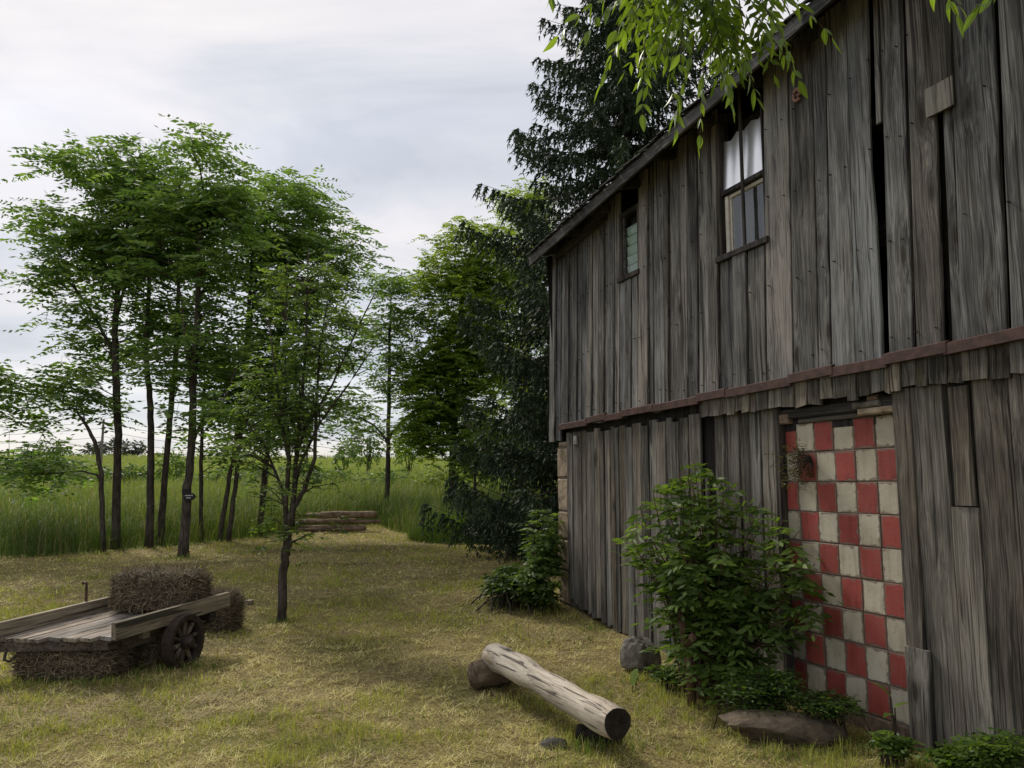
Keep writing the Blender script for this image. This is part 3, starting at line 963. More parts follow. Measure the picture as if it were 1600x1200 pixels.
wA = window_box(W2, 'window', 'small dark window with louvre slats behind the glass near the far corner')
wid = W2[1] - W2[0]
bar('frame', 0.0, .045, W2[2], W2[3], -.005, .09, 'frame_dark', wA)
bar('frame', wid - .03, wid, W2[2], W2[3], -.005, .09, 'frame_dark', wA)
bar('frame', .045, wid - .03, W2[3] - .05, W2[3], -.004, .09, 'frame_dark', wA)
bar('sill', -.02, wid + .02, W2[2] - .05, W2[2], -.03, .09, 'frame_dark', wA)
bar('sash', .047, .072, W2[2] + .002, W2[3] - .052, .012, .04, 'fascia', wA)
bar('pane', .073, wid - .031, W2[2] + .01, W2[3] - .055, .03, .034, 'glass', wA)
for i in range(6):
    z = W2[2] + .02 + i * .105
    b = MB()
    b.add([(.075, .06, z), (wid - .032, .06, z), (wid - .032, .045, z + .088), (.075, .045, z + .088), (.075, .066, z), (wid - .032, .066, z), (wid - .032, .051, z + .088), (.075, .051, z + .088)],
          [(0, 1, 2, 3), (7, 6, 5, 4), (4, 5, 1, 0), (3, 2, 6, 7), (0, 3, 7, 4), (1, 5, 6, 2)])
    if i < 5:
        b.build('slat', M['slat'], wA, world=False)
bar('backing', .05, wid - .03, W2[2] + .01, W2[3] - .05, .10, .11, 'dark_wood', wA)

wB = window_box(W1, 'window', 'tall window with an added sheet above for the sky reflection and a cream framed sash below')
wid = W1[1] - W1[0]
bar('frame', -.0, .035, W1[2], W1[3], -.004, .10, 'frame_dark', wB)
bar('frame', wid - .02, wid, W1[2], W1[3], -.004, .10, 'frame_dark', wB)
bar('sill', -.03, wid + .03, W1[2] - .05, W1[2], -.03, .10, 'frame_dark', wB)
bar('rail', .036, wid - .022, 4.055, 4.095, .0, .08, 'frame_dark', wB)
bar('mullion', .325, .355, W1[2], W1[3] + .16, -.018, .0, 'frame_dark', wB)
bar('casing', .05, .095, W1[2] + .002, 4.05, .03, .07, 'white', wB)
bar('casing', .100, .118, W1[2] + .002, 4.02, .045, .07, 'white', wB)
bar('casing', .100, wid - .024, 4.022, 4.052, .04, .07, 'white', wB)
bar('pane', .12, wid - .024, W1[2] + .006, 4.018, .056, .060, 'glass', wB)
bar('sash', .40, .43, W1[2] + .004, 4.017, .062, .08, 'frame_dark', wB)
b = MB()
nn = 36
xs = np.linspace(.12, wid - .02, nn)
ys = .12 + .018 * np.sin(xs * 60) + .008 * np.sin(xs * 23 + 1)
V = [(x, y, W1[2]) for x, y in zip(xs, ys)] + [(x, y + .006, 4.05) for x, y in zip(xs, ys)]
b.add(V, [(i, i + 1, nn + i + 1, nn + i) for i in range(nn - 1)])
b.build('curtain', M['curtain'], wB, world=False, smooth=True)
b = MB()
nn = 61
xs = np.linspace(.036, wid - .021, nn)
V, F = [], []
for z_, yy in ((4.10, .03), (4.53, .055)):
    for i, x in enumerate(xs):
        zz = z_
        if z_ > 4.3:
            zz = 4.535 + .018 * (1 if (i // 10) % 2 else -1) * (i % 10 - 5) / 5 + x * .10
        V.append((x, yy + .0016 * math.sin(x * 52), zz))
F = [(i, i + 1, nn + i + 1, nn + i) for i in range(nn - 1)]
b.add(V, F)
b.build('corrugated_reflector', M['sheet'], wB, world=False, smooth=True)  # mirror-like sheet added to give the upper pane its bright sky reflection
bar('backing', .03, wid - .02, W1[2] + .01, W1[3], .16, .17, 'dark_wood', wB)

# --- brown metal strip along the joint, in overlapping lengths
sjoin = [.31, 1.02, 1.45, 1.82, 2.40, 3.14, 3.52, 4.30, 4.72, 5.18, 5.62, 6.3, 7.2, 8.0]
for i, (a, b_) in enumerate(zip(sjoin[:-1], sjoin[1:])):
    z = lambda s_: 2.275 + .0205 * s_ + (.012 if i % 2 else 0)
    b = MB()
    V = []
    for sx, dz in ((a - .01, 0), (b_ + .012, random.uniform(-.01, .008))):
        zz = z(sx) + dz
        y = -.035 - .003 * (i % 2)
        V += [(sx, y, zz - .032), (sx, y, zz + .032), (sx, y + .035, zz + .045), (sx, y + .035, zz - .032)]
    b.add(V, [(3, 2, 1, 0), (4, 5, 6, 7), (0, 1, 5, 4), (1, 2, 6, 5), (2, 3, 7, 6), (3, 0, 4, 7)])
    b.build('metal_strip', M['rust'], barn, world=False)

# --- lower boards, set a little behind the upper ones
le = [.36, .44, .54, .66, .77, .88, .98, 1.09, 1.21, 1.32, 1.43, 1.53, 1.62, 1.76, 1.91, 2.07, 2.22, 2.37, 2.52, 2.63, 2.74, 2.90, 3.07]
for a, b in zip(le[:-1], le[1:]):
    z0 = float(np.interp(a, [.3, .6, 1.2, 1.9, 3.2], [.34, .22, .13, .06, .04])) + random.uniform(-.02, .03)
    board('lower_board', a + .004, b - .004, z0, 2.225 - random.uniform(0, .05), -.035 + random.uniform(-.006, .009), .024, mat='board_low', ragged=.025)
le = [3.24, 3.42, 3.58, 3.72, 3.85, 4.02]
for a, b in zip(le[:-1], le[1:]):
    board('lower_board', a + .005, b - .005, .05 + random.uniform(0, .05), 2.19, -.06 + random.uniform(-.006, .008), .024, mat='board_low')
board('lower_board', 3.09, 3.13, .1, 1.72, -.055, .03, mat='board_low')
for a, b, z0, zt, off in ((5.165, 5.30, .62, 2.2, -.02), (5.305, 5.535, .08, 2.2, -.03), (5.545, 5.712, .06, 1.47, -.03), (5.717, 5.95, .06, 2.2, -.03), (5.955, 6.16, .05, 2.2, -.025), (6.17, 6.4, .05, 2.2, -.03), (6.41, 6.66, .05, 2.2, -.03), (6.67, 6.95, .05, 2.2, -.03), (6.96, 7.3, .05, 2.2, -.03), (7.31, 7.66, .05, 2.2, -.03), (7.67, 7.99, .05, 2.2, -.03)):
    board('lower_board', a, b, z0, zt, off, .028, mat='board_low', ragged=.008)
board('lower_board', 5.17, 5.335, .05, .615, .0, .028, mat='board_low', label='short replacement board low beside the tiles', ztilt=(.03, -.03), ns=4, ragged=.004)
board('lower_board', 5.575, 5.705, 1.478, 2.17, -.018, .026, mat='board_pale', label='short pale board set high in the lower wall', ns=4, ragged=.004)
# battered short boards under the strip, skirt over the opening
sk = [e_ for e_ in edges if e_ >= 3.1 and e_ < 6.6]
for a, b in zip(sk[:-1], sk[1:]):
    cut = [a] + ([a + (b - a) * random.uniform(.35, .65)] if b - a > .15 else []) + [b]
    zc_ = 2.15 + .006 * a + random.uniform(-.012, .012)
    for c0_, c1_ in zip(cut[:-1], cut[1:]):
        board('skirt_board', c0_ + .003, c1_ - .003, zc_ + random.uniform(-.012, .02), 2.29 + .02 * a, random.uniform(-.004, .01), .022, lean=LEAN, mat='board_skirt', ns=3, ragged=.012)
b = MB()
b.box(3.05, 3.24, .108, .112, 0.1, 2.3)
b.box(.4, 4.06, .10, .105, 0.35, 2.2)
b.box(5.25, 8.0, .05, .07, 0.1, 2.3)
b.build('lower_dark_backing', M['dark_wood'], barn, world=False)  # dark sheets added behind the lower boards to blacken their gaps
# jambs and lintel of the tiled doorway
board('door_jamb', 4.03, 4.075, .05, 2.18, -.03, .12, mat='dark_wood', ragged=.004)
b = MB()
b.bbox(4.08, 5.22, .06, .2, 2.09, 2.17, .01)
b.build('lintel_beam', M['beam'], barn, world=False)
b = MB()
b.bbox(4.25, 5.00, .075, .2, 2.05, 2.088, .008)
b.build('lintel_beam', M['beam'], barn, world=False)
for x0, x1, z0, z1, m_ in ((4.05, 4.17, 2.055, 2.13, 'clay'), (4.86, 5.2, 2.06, 2.105, 'corner_stone'), (4.82, 5.05, 2.11, 2.15, 'stone'), (4.94, 5.03, 2.152, 2.19, 'clay')):
    b = MB()
    b.bbox(x0, x1, .03 + random.uniform(0, .02), .2, z0, z1, .01)
    b.build('brick', M[m_], barn, world=False)

# --- the tiles: nine and more courses in a checkerboard
TW, TH = .1855, .2165
T0, TZ = 4.018, 2.052
tile_me = {}
for key in ('red', 'cream'):
    b = MB()
    b.bbox(0, TW - .003, 0, .08, -TH + .004, 0, .004)
    me_ = bpy.data.meshes.new('tile')
    me_.from_pydata(b.V, [], b.F)
    me_.materials.append(M[key])
    tile_me[key] = me_
for r_ in range(10):
    for c_ in range(7):
        key = 'red' if (r_ + c_) % 2 == 0 else 'cream'
        if r_ == 9:
            continue
        o = link(tile_me[key], 'tile', None, barn, (T0 + c_ * TW + (.006 if r_ % 2 else 0) + random.uniform(-.002, .002), .10 + random.uniform(-.003, .004), TZ - r_ * TH + random.uniform(-.002, .002)))
        o.rotation_euler = (random.uniform(-.012, .012), random.uniform(-.008, .008), random.uniform(-.012, .012))
b = MB()
b.box(3.95, 5.42, .108, .3, 0, 2.06)
b.build('mortar', M['mortar'], barn, world=False)
for c_ in range(6):
    b = MB()
    b.bbox(T0 + c_ * .235, T0 + c_ * .235 + .23, .085 + random.uniform(0, .012), .2, -.12, TZ - 9 * TH - .006, .008)
    b.build('tile', M['clay'], barn, world=False)['label'] = 'bare dirty clay block in the bottom course'

# --- stones of the corner behind the lower boards
z = -.1
while z < 2.1:
    h = random.uniform(.18, .42)
    h = min(h, 2.12 - z)
    x0 = .10 + random.uniform(-.02, .02)
    b = MB()
    b.bbox(x0, .40, .045 + random.uniform(-.01, .01), .6, z, z + h - .012, .018)
    for i in range(len(b.V)):
        v = b.V[i]
        b.V[i] = (v[0] + random.uniform(-.012, .012), v[1] + random.uniform(-.006, .006), v[2] + random.uniform(-.006, .006))
    b.build('corner_stone', M['corner_stone'], barn, world=False)
    z += h
b = MB()
b.box(.13, .5, .06, 5.9, -.1, 2.1)
b.build('stone_wall', M['mortar'], barn, world=False)
b = MB()
b.bbox(.64, .71, -.005, .02, 2.06, 2.16, .006)
b.bbox(.665, .685, -.012, -.005, 2.085, 2.12, .003)
M['grey_box'] = simple_mat('grey_plate', (0.22, 0.22, 0.20), (0.33, 0.33, 0.31), 15, 0.7, 0.2, 0.002)
b.build('plate', M['grey_box'], barn, world=False)['label'] = 'small pale grey metal plate under the strip near the corner'


# ------------------------------------------------------------------ foliage generators (numpy)
def unit(v):
    return v / (np.linalg.norm(v, axis=-1, keepdims=True) + 1e-9)


def fronds(base, dirn, L, pairs, ll, lw, droop, hang, c1, c2, tsd=.25, sz=None):
    """compound leaves: leaflets in pairs along a drooping stalk; returns quads and tints"""
    n = len(base)
    L = np.asarray(L) * np.ones(n)
    Vs, Cs = [], []
    ft = rng.random((n, 1))
    side = unit(np.cross(dirn, [0, 0, 1.0]) + 1e-6)
    for k in range(pairs + 1):
        t = (k + .8) / (pairs + .8)
        p = base + dirn * (L * t)[:, None] - np.array([0, 0, 1.0]) * (droop * L * t * t)[:, None]
        for sg in ((-1, 1) if k < pairs else (0,)):
            d = unit(side * sg * .9 + dirn * (.45 if sg else 1.0) - np.array([0, 0, 1.0]) * (hang * (.6 + .8 * rng.random((n, 1)))))
            s_ = (1.0 - .35 * abs(t - .5)) * (.8 + .4 * rng.random((n, 1)))
            l_ = ll * s_
            nrm = unit(np.cross(d, side * (sg if sg else 1)) + .35 * rng.normal(0, 1, (n, 3)) + 1e-6)
            wv = unit(np.cross(d, nrm)) * lw * .5 * s_
            mid = p + d * l_ * .45
            V = np.stack([p, mid + wv, p + d * l_, mid - wv], 1)
            Vs.append(V)
            a = np.clip(ft + tsd * rng.normal(0, 1, (n, 1)), 0, 1)
            Cs.append(np.asarray(c1) * (1 - a) + np.asarray(c2) * a)
    return np.concatenate(Vs).reshape(-1, 3), np.concatenate(Cs)


def in_ellipsoids(ells, n):
    """n points spread through ellipsoids, more of them towards the skin"""
    vol = np.array([e[1][0] * e[1][1] * e[1][2] for e in ells]) ** .8
    idx = rng.choice(len(ells), n, p=vol / vol.sum())
    u = unit(rng.normal(0, 1, (n, 3)))
    r = rng.random(n) ** .42 * (.76 + .26 * rng.random(n))
    Cn = np.array([e[0] for e in ells])[idx]
    Rr = np.array([e[1] for e in ells])[idx]
    return Cn + u * Rr * r[:, None]


def tree(name, label, cat, group, trunks, ells, nclump, per=7, L=.42, pairs=6, ll=.115, lw=.045, droop=.35, hang=.25,
         c1=(.05, .085, .018), c2=(.12, .18, .035), mat='leaf', twigs=True, br=.03, bark='bark', wob=.06, tn=8, spread=.3, dens=1.0):
    """trunks: list of lists of (point, radius); ells: [(centre, radii)]"""
    base = np.asarray(trunks[0][0][0])
    t = thing(name, label, cat, base, 0, group)
    b = MB()
    fine = []
    for tr in trunks:
        pts = [np.asarray(p, float) for p, r in tr]
        rad = [r for p, r in tr]
        P, Q = [], []
        for i in range(len(pts) - 1):
            for k in range(5):
                f = k / 5
                P.append(pts[i] * (1 - f) + pts[i + 1] * f)
                Q.append(rad[i] * (1 - f) + rad[i + 1] * f)
        P.append(pts[-1])
        Q.append(rad[-1])
        P = [p + np.array([random.gauss(0, 1), random.gauss(0, 1), 0]) * q * wob * 2 * (i > 0) for i, (p, q) in enumerate(zip(P, Q))]
        P[0] = P[0] - np.array([0, 0, .12])
        Q[0] *= 1.35
        b.tube(P, Q, tn, wob=.12)
        fine += list(zip(P, Q))
    b.build('trunk', M[bark], t, smooth=True)
    nc_ = int(nclump * dens)
    cl = np.repeat(in_ellipsoids(ells, max(1, int(nc_ / 3.2))), 4, 0)[:nc_]
    cl = cl + rng.normal(0, 1, cl.shape) * np.array([.30, .30, .16]) * (1.0 if ll > .09 else .45)
    FP = np.array([p for p, q in fine])
    FR = np.array([q for p, q in fine])
    bb = MB()
    allb, alld = [], []
    nodes = FP.copy()
    nr = FR.copy()
    order = np.argsort(np.min(np.linalg.norm(cl[:, None] - FP[None], axis=2), 1))
    for ci in order:
        c = cl[ci]
        dz = c[2] - nodes[:, 2]
        dh = np.hypot(c[0] - nodes[:, 0], c[1] - nodes[:, 1])
        cost = np.hypot(dz, dh) + np.where(dz < .35 * dh, (.35 * dh - dz) * 1.6, 0) + np.where(nr < .008, .5, 0)
        j = int(np.argmin(cost))
        p0 = nodes[j]
        dist = np.linalg.norm(c - p0)
        r0 = min(nr[j] * .75, .006 + br * .45 * dist)
        m1 = p0 * .62 + c * .38 + np.array([0, 0, .07 * dist]) + np.random.default_rng(ci).normal(0, .05 * dist, 3)
        m2 = p0 * .28 + c * .72 + np.array([0, 0, .06 * dist]) + np.random.default_rng(ci + 9).normal(0, .04 * dist, 3)
        bb.tube([p0, m1, m2, c], [r0, r0 * .75, r0 * .5, .004], 5, cap=False)
        nodes = np.vstack([nodes, m1[None], m2[None]])
        nr = np.concatenate([nr, [r0 * .75, r0 * .5]])
        out = c - p0
        ao = math.atan2(out[1], out[0])
        for k in range(per):
            a = ao + (k / per - .5) * 5.4 + random.gauss(0, .3)
            el = random.uniform(-.25, .55)
            dv = np.array([math.cos(a) * math.cos(el), math.sin(a) * math.cos(el), math.sin(el)])
            q = c + np.random.default_rng(ci * 31 + k).normal(0, spread * .5, 3)
            if twigs and k % 2 == 0:
                bb.tube([c, q], [.004, .0025], 3, cap=False)
            allb.append(q)
            alld.append(dv)
    bb.build('branch', M['twig'], t, smooth=True)['kind'] = 'stuff'
    V, cc = fronds(np.array(allb), np.array(alld), L * (.7 + .6 * rng.random(len(allb))), pairs, ll, lw, droop, hang, c1, c2)
    bigmesh('crown', V, 4, M[mat], t, cc)
    return t


def tp(pxs, Y, lean_y=0.0):
    """trunk from pixel points (px,py,width in px) at depth Y; first point is the foot on the ground"""
    out = []
    g = G(pxs[0][0], pxs[0][1])
    if Y is None:
        Y = g[1]
    for i, (px, py, wpx) in enumerate(pxs):
        p = g if i == 0 else D(px, py, Y + lean_y * i)
        out.append((p, max(.008, wpx / 2 * Y / FPX)))
    return out, Y


def el(px, py, rx, ry, Y, dy=0.0, deep=None):
    k = Y / FPX
    return (D(px, py, Y + dy), (rx * k, (deep if deep else max(rx, 45) * 1.0) * k, ry * k))


ROW = 'slender trees in the row at the edge of the meadow'


def rowtree(pxs, ells, n, label, extra=None, name='locust_tree', **k):
    tr, Y = tp(pxs, None)
    trs = [tr]
    for e in (extra or []):
        trs.append([(D(px, py, Y), max(.007, wpx / 2 * Y / FPX)) for px, py, wpx in e])
    return tree(name, label, 'tree', k.pop('group', ROW), trs, [el(*e, Y) if len(e) == 4 else el(e[0], e[1], e[2], e[3], Y, e[4]) for e in ells], n, dens=k.pop('dens', .72), per=k.pop('per', 9), spread=k.pop('spread', .28), pairs=5, L=k.pop('L', .56), ll=k.pop('ll', .165), lw=k.pop('lw', .058), c1=k.pop('c1', (.060, .118, .032)), c2=k.pop('c2', (.19, .29, .08)), **k)


rowtree([(161, 862, 8), (158, 740, 7), (148, 690, 6), (135, 665, 5), (118, 640, 3)], [(80, 615, 62, 28), (70, 660, 52, 22), (115, 590, 40, 18), (60, 735, 90, 14), (165, 650, 25, 35)], 46,
        'thin crooked sapling leaning left with sparse fronds, leftmost trunk of the row',
        [[(158, 744, 3.5), (128, 736, 2.8), (70, 741, 2), (10, 733, 1.4)]], per=7, dens=.95)
rowtree([(181, 857, 13), (184, 700, 11), (182, 600, 11), (180, 500, 9), (190, 400, 7), (205, 320, 4)],
        [(120, 290, 62, 55), (95, 350, 55, 55), (150, 250, 40, 30), (110, 440, 75, 55), (60, 440, 55, 26), (170, 380, 75, 95), (150, 520, 75, 50), (200, 290, 55, 70), (165, 605, 32, 45)], 195,
        'tall dark tree with the broadest left crown, next right of the thin crooked sapling',
        [[(182, 560, 6), (140, 480, 4), (100, 430, 2.5)], [(184, 480, 5), (215, 400, 4), (225, 350, 2)]])
rowtree([(233, 855, 12), (236, 700, 10), (234, 620, 9), (228, 555, 8), (232, 460, 6), (240, 330, 4)], [(230, 270, 50, 55), (225, 350, 60, 80), (235, 470, 55, 60), (200, 420, 50, 70)], 120,
        'straight bare-stemmed tree, third trunk from the left of the row')
rowtree([(250, 852, 11), (258, 740, 9), (266, 660, 9), (275, 545, 8), (280, 430, 5), (275, 330, 3)], [(270, 300, 55, 60), (275, 400, 55, 70), (285, 520, 45, 50), (262, 610, 38, 45)], 105,
        'tree with a slightly right leaning trunk just left of the one with the black sign')
rowtree([(287, 870, 15), (293, 760, 13), (300, 690, 12), (303, 585, 11), (309, 480, 9), (312, 380, 7), (318, 300, 4)],
        [(330, 255, 55, 45), (310, 330, 80, 75), (270, 390, 60, 70), (350, 400, 65, 85), (330, 500, 75, 60), (300, 560, 60, 45), (335, 630, 45, 40)], 182,
        'tall tree with the thickest trunk of the row, carrying the black arrow sign',
        [[(304, 590, 8), (290, 540, 6), (285, 470, 4), (262, 400, 3)], [(302, 680, 6), (330, 650, 5), (350, 625, 3.5), (375, 560, 2.5)]])
rowtree([(314, 846, 7), (314, 740, 6), (316, 660, 5), (320, 600, 4)], [(335, 620, 38, 30), (350, 690, 40, 24), (330, 575, 40, 30)], 30, 'thin straight sapling close behind the trunk with the black sign', per=6, dens=1.0)
rowtree([(343, 846, 8), (356, 760, 7), (368, 700, 7), (380, 600, 7), (388, 500, 6), (395, 380, 4)], [(390, 320, 55, 60), (395, 420, 65, 70), (370, 520, 60, 60), (400, 590, 60, 45), (375, 665, 50, 45)], 140,
        'left of two close parallel trunks leaning right, between the sign tree and the yard tree')
rowtree([(356, 846, 8), (370, 740, 7), (378, 660, 7), (386, 560, 6), (400, 430, 4), (420, 330, 3)], [(430, 310, 50, 45), (440, 380, 60, 60), (420, 480, 60, 60), (410, 640, 45, 50)], 105,
        'right of two close parallel trunks leaning right, between the sign tree and the yard tree')
rowtree([(405, 838, 10), (415, 740, 9), (421, 660, 8), (430, 560, 8), (445, 450, 6), (470, 360, 4)],
        [(490, 315, 55, 40), (510, 350, 50, 45), (470, 400, 75, 70), (535, 400, 42, 40), (500, 490, 65, 60), (460, 560, 70, 50), (510, 610, 60, 50), (440, 670, 55, 50), (555, 440, 28, 30)], 200,
        'row tree behind the yard tree, its crown reaching furthest right',
        [[(428, 580, 5), (460, 520, 4), (510, 440, 2.5)]])
rowtree([(604, 808, 9), (606, 730, 8), (607, 680, 7), (608, 600, 6), (609, 520, 4), (611, 465, 2)], [(610, 470, 45, 45), (585, 540, 48, 45), (640, 550, 40, 50), (600, 610, 55, 35), (560, 640, 40, 25), (650, 620, 35, 40), (612, 455, 28, 25), (625, 500, 35, 40)], 105,
        'lone slim straight tree with a sparse open crown right of the log pile', [[(607, 690, 4), (585, 665, 3), (560, 650, 2)], [(608, 680, 4), (632, 655, 3), (652, 640, 2)]], group=None, per=7, dens=1.25)
# a neighbour just outside the left edge whose fronds reach into the picture
rowtree([(-150, 872, 14), (-148, 700, 12), (-145, 500, 9), (-140, 360, 5)], [(-40, 605, 62, 32), (-190, 450, 80, 140), (-62, 362, 45, 22), (-200, 300, 80, 80)], 100,
        'tree mostly cut off by the left edge with a few dark fronds reaching in', group=None)

# young spreading tree in the yard
tr, Y = tp([(440, 972, 15), (443, 900, 13.5), (449, 850, 13), (455, 800, 12)], None)
ex = [[(455, 806, 9), (461, 760, 8), (464, 700, 7), (470, 640, 6), (478, 540, 4), (480, 440, 2.5), (483, 390, 1.6)],
      [(454, 800, 9), (476, 765, 7), (492, 715, 6), (494, 640, 5), (500, 540, 3), (512, 470, 2)],
      [(448, 852, 9), (446, 790, 8), (452, 720, 7), (440, 660, 5), (430, 580, 3), (420, 500, 2)],
      [(462, 740, 5), (500, 660, 4), (545, 600, 3), (585, 540, 2)], [(447, 780, 5), (415, 700, 4), (385, 660, 2.5)],
      [(465, 690, 5), (520, 600, 3.5), (560, 510, 2.5), (590, 450, 1.6)], [(453, 715, 4), (445, 600, 3), (447, 480, 2), (450, 410, 1.5)]]
trs = [tr] + [[(D(px, py, Y), max(.006, wpx / 2 * Y / FPX)) for px, py, wpx in e] for e in ex]
tree('yard_tree', 'young multi-stemmed tree with thin leaves standing alone on the lawn behind the cart', 'tree', None, trs,
     [el(470, 450, 70, 60, Y), el(455, 560, 85, 70, Y), el(540, 560, 55, 70, Y), el(470, 650, 95, 55, Y), el(420, 620, 50, 60, Y), el(570, 500, 35, 60, Y), el(470, 750, 80, 45, Y), el(445, 810, 55, 40, Y), el(400, 700, 45, 40, Y)],
     180, per=6, L=.19, pairs=4, ll=.066, lw=.032, c1=(.05, .09, .024), c2=(.15, .22, .055), br=.02, spread=.18, wob=.06)

# the two bigger broadleaf trees between meadow and spruce
YB = 24.0


def bigtree(foot, pts, ells, n, label, Yt, **k):
    g = on_ground(*D(foot[0], foot[1], Yt)[:2])
    tr = [(g, foot[2] / 2 * Yt / FPX)] + [(D(px, py, Yt), wpx / 2 * Yt / FPX) for px, py, wpx in pts]
    tree('broadleaf_tree', label, 'tree', None, [tr], [el(*e, Yt) for e in ells], n, dens=2.2, ll=k.pop('ll', .14), lw=k.pop('lw', .055), **k)


bigtree((705, 822, 12), [(708, 700, 11), (712, 600, 10), (720, 480, 8), (735, 400, 5)],
        [(735, 385, 48, 45), (725, 470, 70, 70), (690, 560, 45, 55), (770, 420, 55, 80), (720, 560, 60, 60), (690, 640, 58, 48), (760, 560, 60, 90), (740, 650, 60, 45), (668, 590, 30, 50), (680, 500, 28, 40), (700, 430, 30, 35), (700, 705, 60, 38), (655, 680, 28, 34), (770, 700, 50, 40)], 370,
        'full bright green broadleaf tree left of the spruce', YB, c1=(.08, .135, .024), c2=(.22, .31, .06), per=8, mat='leaf_bright', L=.45)
bigtree((815, 820, 16), [(818, 650, 14), (822, 480, 11), (825, 360, 6)],
        [(825, 320, 42, 40), (815, 390, 60, 60), (840, 480, 60, 90), (800, 600, 70, 80), (850, 640, 60, 60), (760, 690, 60, 40)], 210,
        'taller pale-topped broadleaf tree mostly hidden behind the dark spruce', 27.0, c1=(.08, .135, .024), c2=(.22, .31, .06), per=8, mat='leaf_bright', L=.45)
bigtree((743, 812, 5), [(742, 760, 4.5), (743, 690, 3)], [(745, 690, 28, 25), (725, 720, 30, 22), (765, 720, 30, 25)], 30, 'little dark-stemmed sapling in the long grass before the spruce', 21.0, per=5, L=.3, ll=.09)


# ------------------------------------------------------------------ spruce
def spruce():
    Yt = 15.6
    x0 = D(985, 600, Yt)[0]
    g = on_ground(x0, Yt)
    H = 13.6
    t = thing('spruce_tree', 'tall dark spruce with drooping boughs behind the far end of the barn', 'tree', g)
    b = MB()
    b.tube([g + np.array([0, 0, -.1]), g + np.array([0.03, 0, H * .3]), g + np.array([-.03, .03, H * .65]), g + np.array([0, 0, H])], [.24, .18, .1, .02], 10)
    b.build('trunk', M['bark'], t, smooth=True)
    bb = MB()
    z = .5
    whorl = 0
    QS, DS, CS = [], [], []
    while z < H - .3:
        f = z / H
        Lm = 3.6 * (1 - f ** 2.5) * float(np.interp(f, [0, .08, .14, .2, .42, .52], [.62, .86, .98, .90, .88, 1.0])) + .12
        nb = 13 if f < .5 else 8
        for k in range(nb):
            if random.random() < .05:
                continue
            a = whorl * 1.1 + 2 * math.pi * k / nb + random.gauss(0, .14)
            L = Lm * random.choice((.6, .75, .88, .96, 1.0, 1.08)) * random.uniform(.92, 1.06)
            dr = np.array([math.cos(a), math.sin(a), 0])
            p0 = g + np.array([0, 0, z])
            drop = (.36 if f < .45 else .16) + random.uniform(-.06, .1)
            N = max(6, int(L / (.095 if f < .5 else .11)))
            ts = np.linspace(0, 1, N)
            P = p0 + dr * (L * ts)[:, None] + np.array([0, 0, 1.0]) * (L * (-drop * np.sin(ts * 1.9) + .17 * ts ** 3))[:, None]
            P = P + rng.normal(0, .012, P.shape)
            P[:, 2] = np.maximum(P[:, 2], ground_z(P[:, 0], P[:, 1]) + .12)
            bb.tube([P[0], P[N // 3], P[2 * N // 3], P[-1]], [.035 * (1 - f) + .012, .022 * (1 - f) + .008, .01, .004], 4, cap=False)
            sidev = np.array([-dr[1], dr[0], 0])
            for i in range(1, N):
                tt = ts[i]
                if tt < .12 and f < .6:
                    continue
                for sg in (-1, 1, 0):
                    tl = (.18 + .52 * math.sin(min(1, tt * 1.15) * math.pi * .62) * (1.02 - tt * .65)) * random.uniform(.6, 1.25) * (1.0 if sg else .75) * (.6 + .4 * (1 - f))
                    m = 5
                    u = np.linspace(0.06, 1, m)
                    out = sidev * sg * .75 + dr * (.55 if sg else .35)
                    hangk = random.uniform(.45, 1.1) if sg else random.uniform(.8, 1.4)
                    Q = P[i] + out * (tl * u * (1 - .25 * u))[:, None] - np.array([0, 0, 1.0]) * (tl * hangk * u ** 1.6)[:, None]
                    QS.append(Q)
                    DS.append(np.gradient(Q, axis=0))
                    CS.append(np.full(m, random.random() + (.35 if tt > .8 else 0)))
        z += .36 + .16 * f
        whorl += 1
    bb.build('branch', M['twig'], t, smooth=True)['kind'] = 'stuff'
    Q = np.repeat(np.concatenate(QS), 3, 0)
    Dd = np.repeat(unit(np.concatenate(DS)), 3, 0)
    a_ = np.repeat(np.concatenate(CS), 3)[:, None]
    n = len(Q)
    rv = rng.normal(0, 1, (n, 3)) * np.array([1, 1, .6])
    dd = unit(Dd * .8 + rv * .45)
    nl = .09 + .06 * rng.random((n, 1))
    wv = unit(np.cross(dd, rv)) * .021
    Q = Q + rng.normal(0, .012, (n, 3))
    V = np.stack([Q - wv, Q + wv, Q + dd * nl], 1)
    col = np.array([.016, .030, .016]) * (1 - a_) + np.array([.046, .072, .033]) * a_
    bigmesh('crown', V.reshape(-1, 3), 3, M['needle'], t, col)


spruce()

# ------------------------------------------------------------------ far shrubs, far trees, hedge and power line
SH = 'shrubs standing in the far meadow'


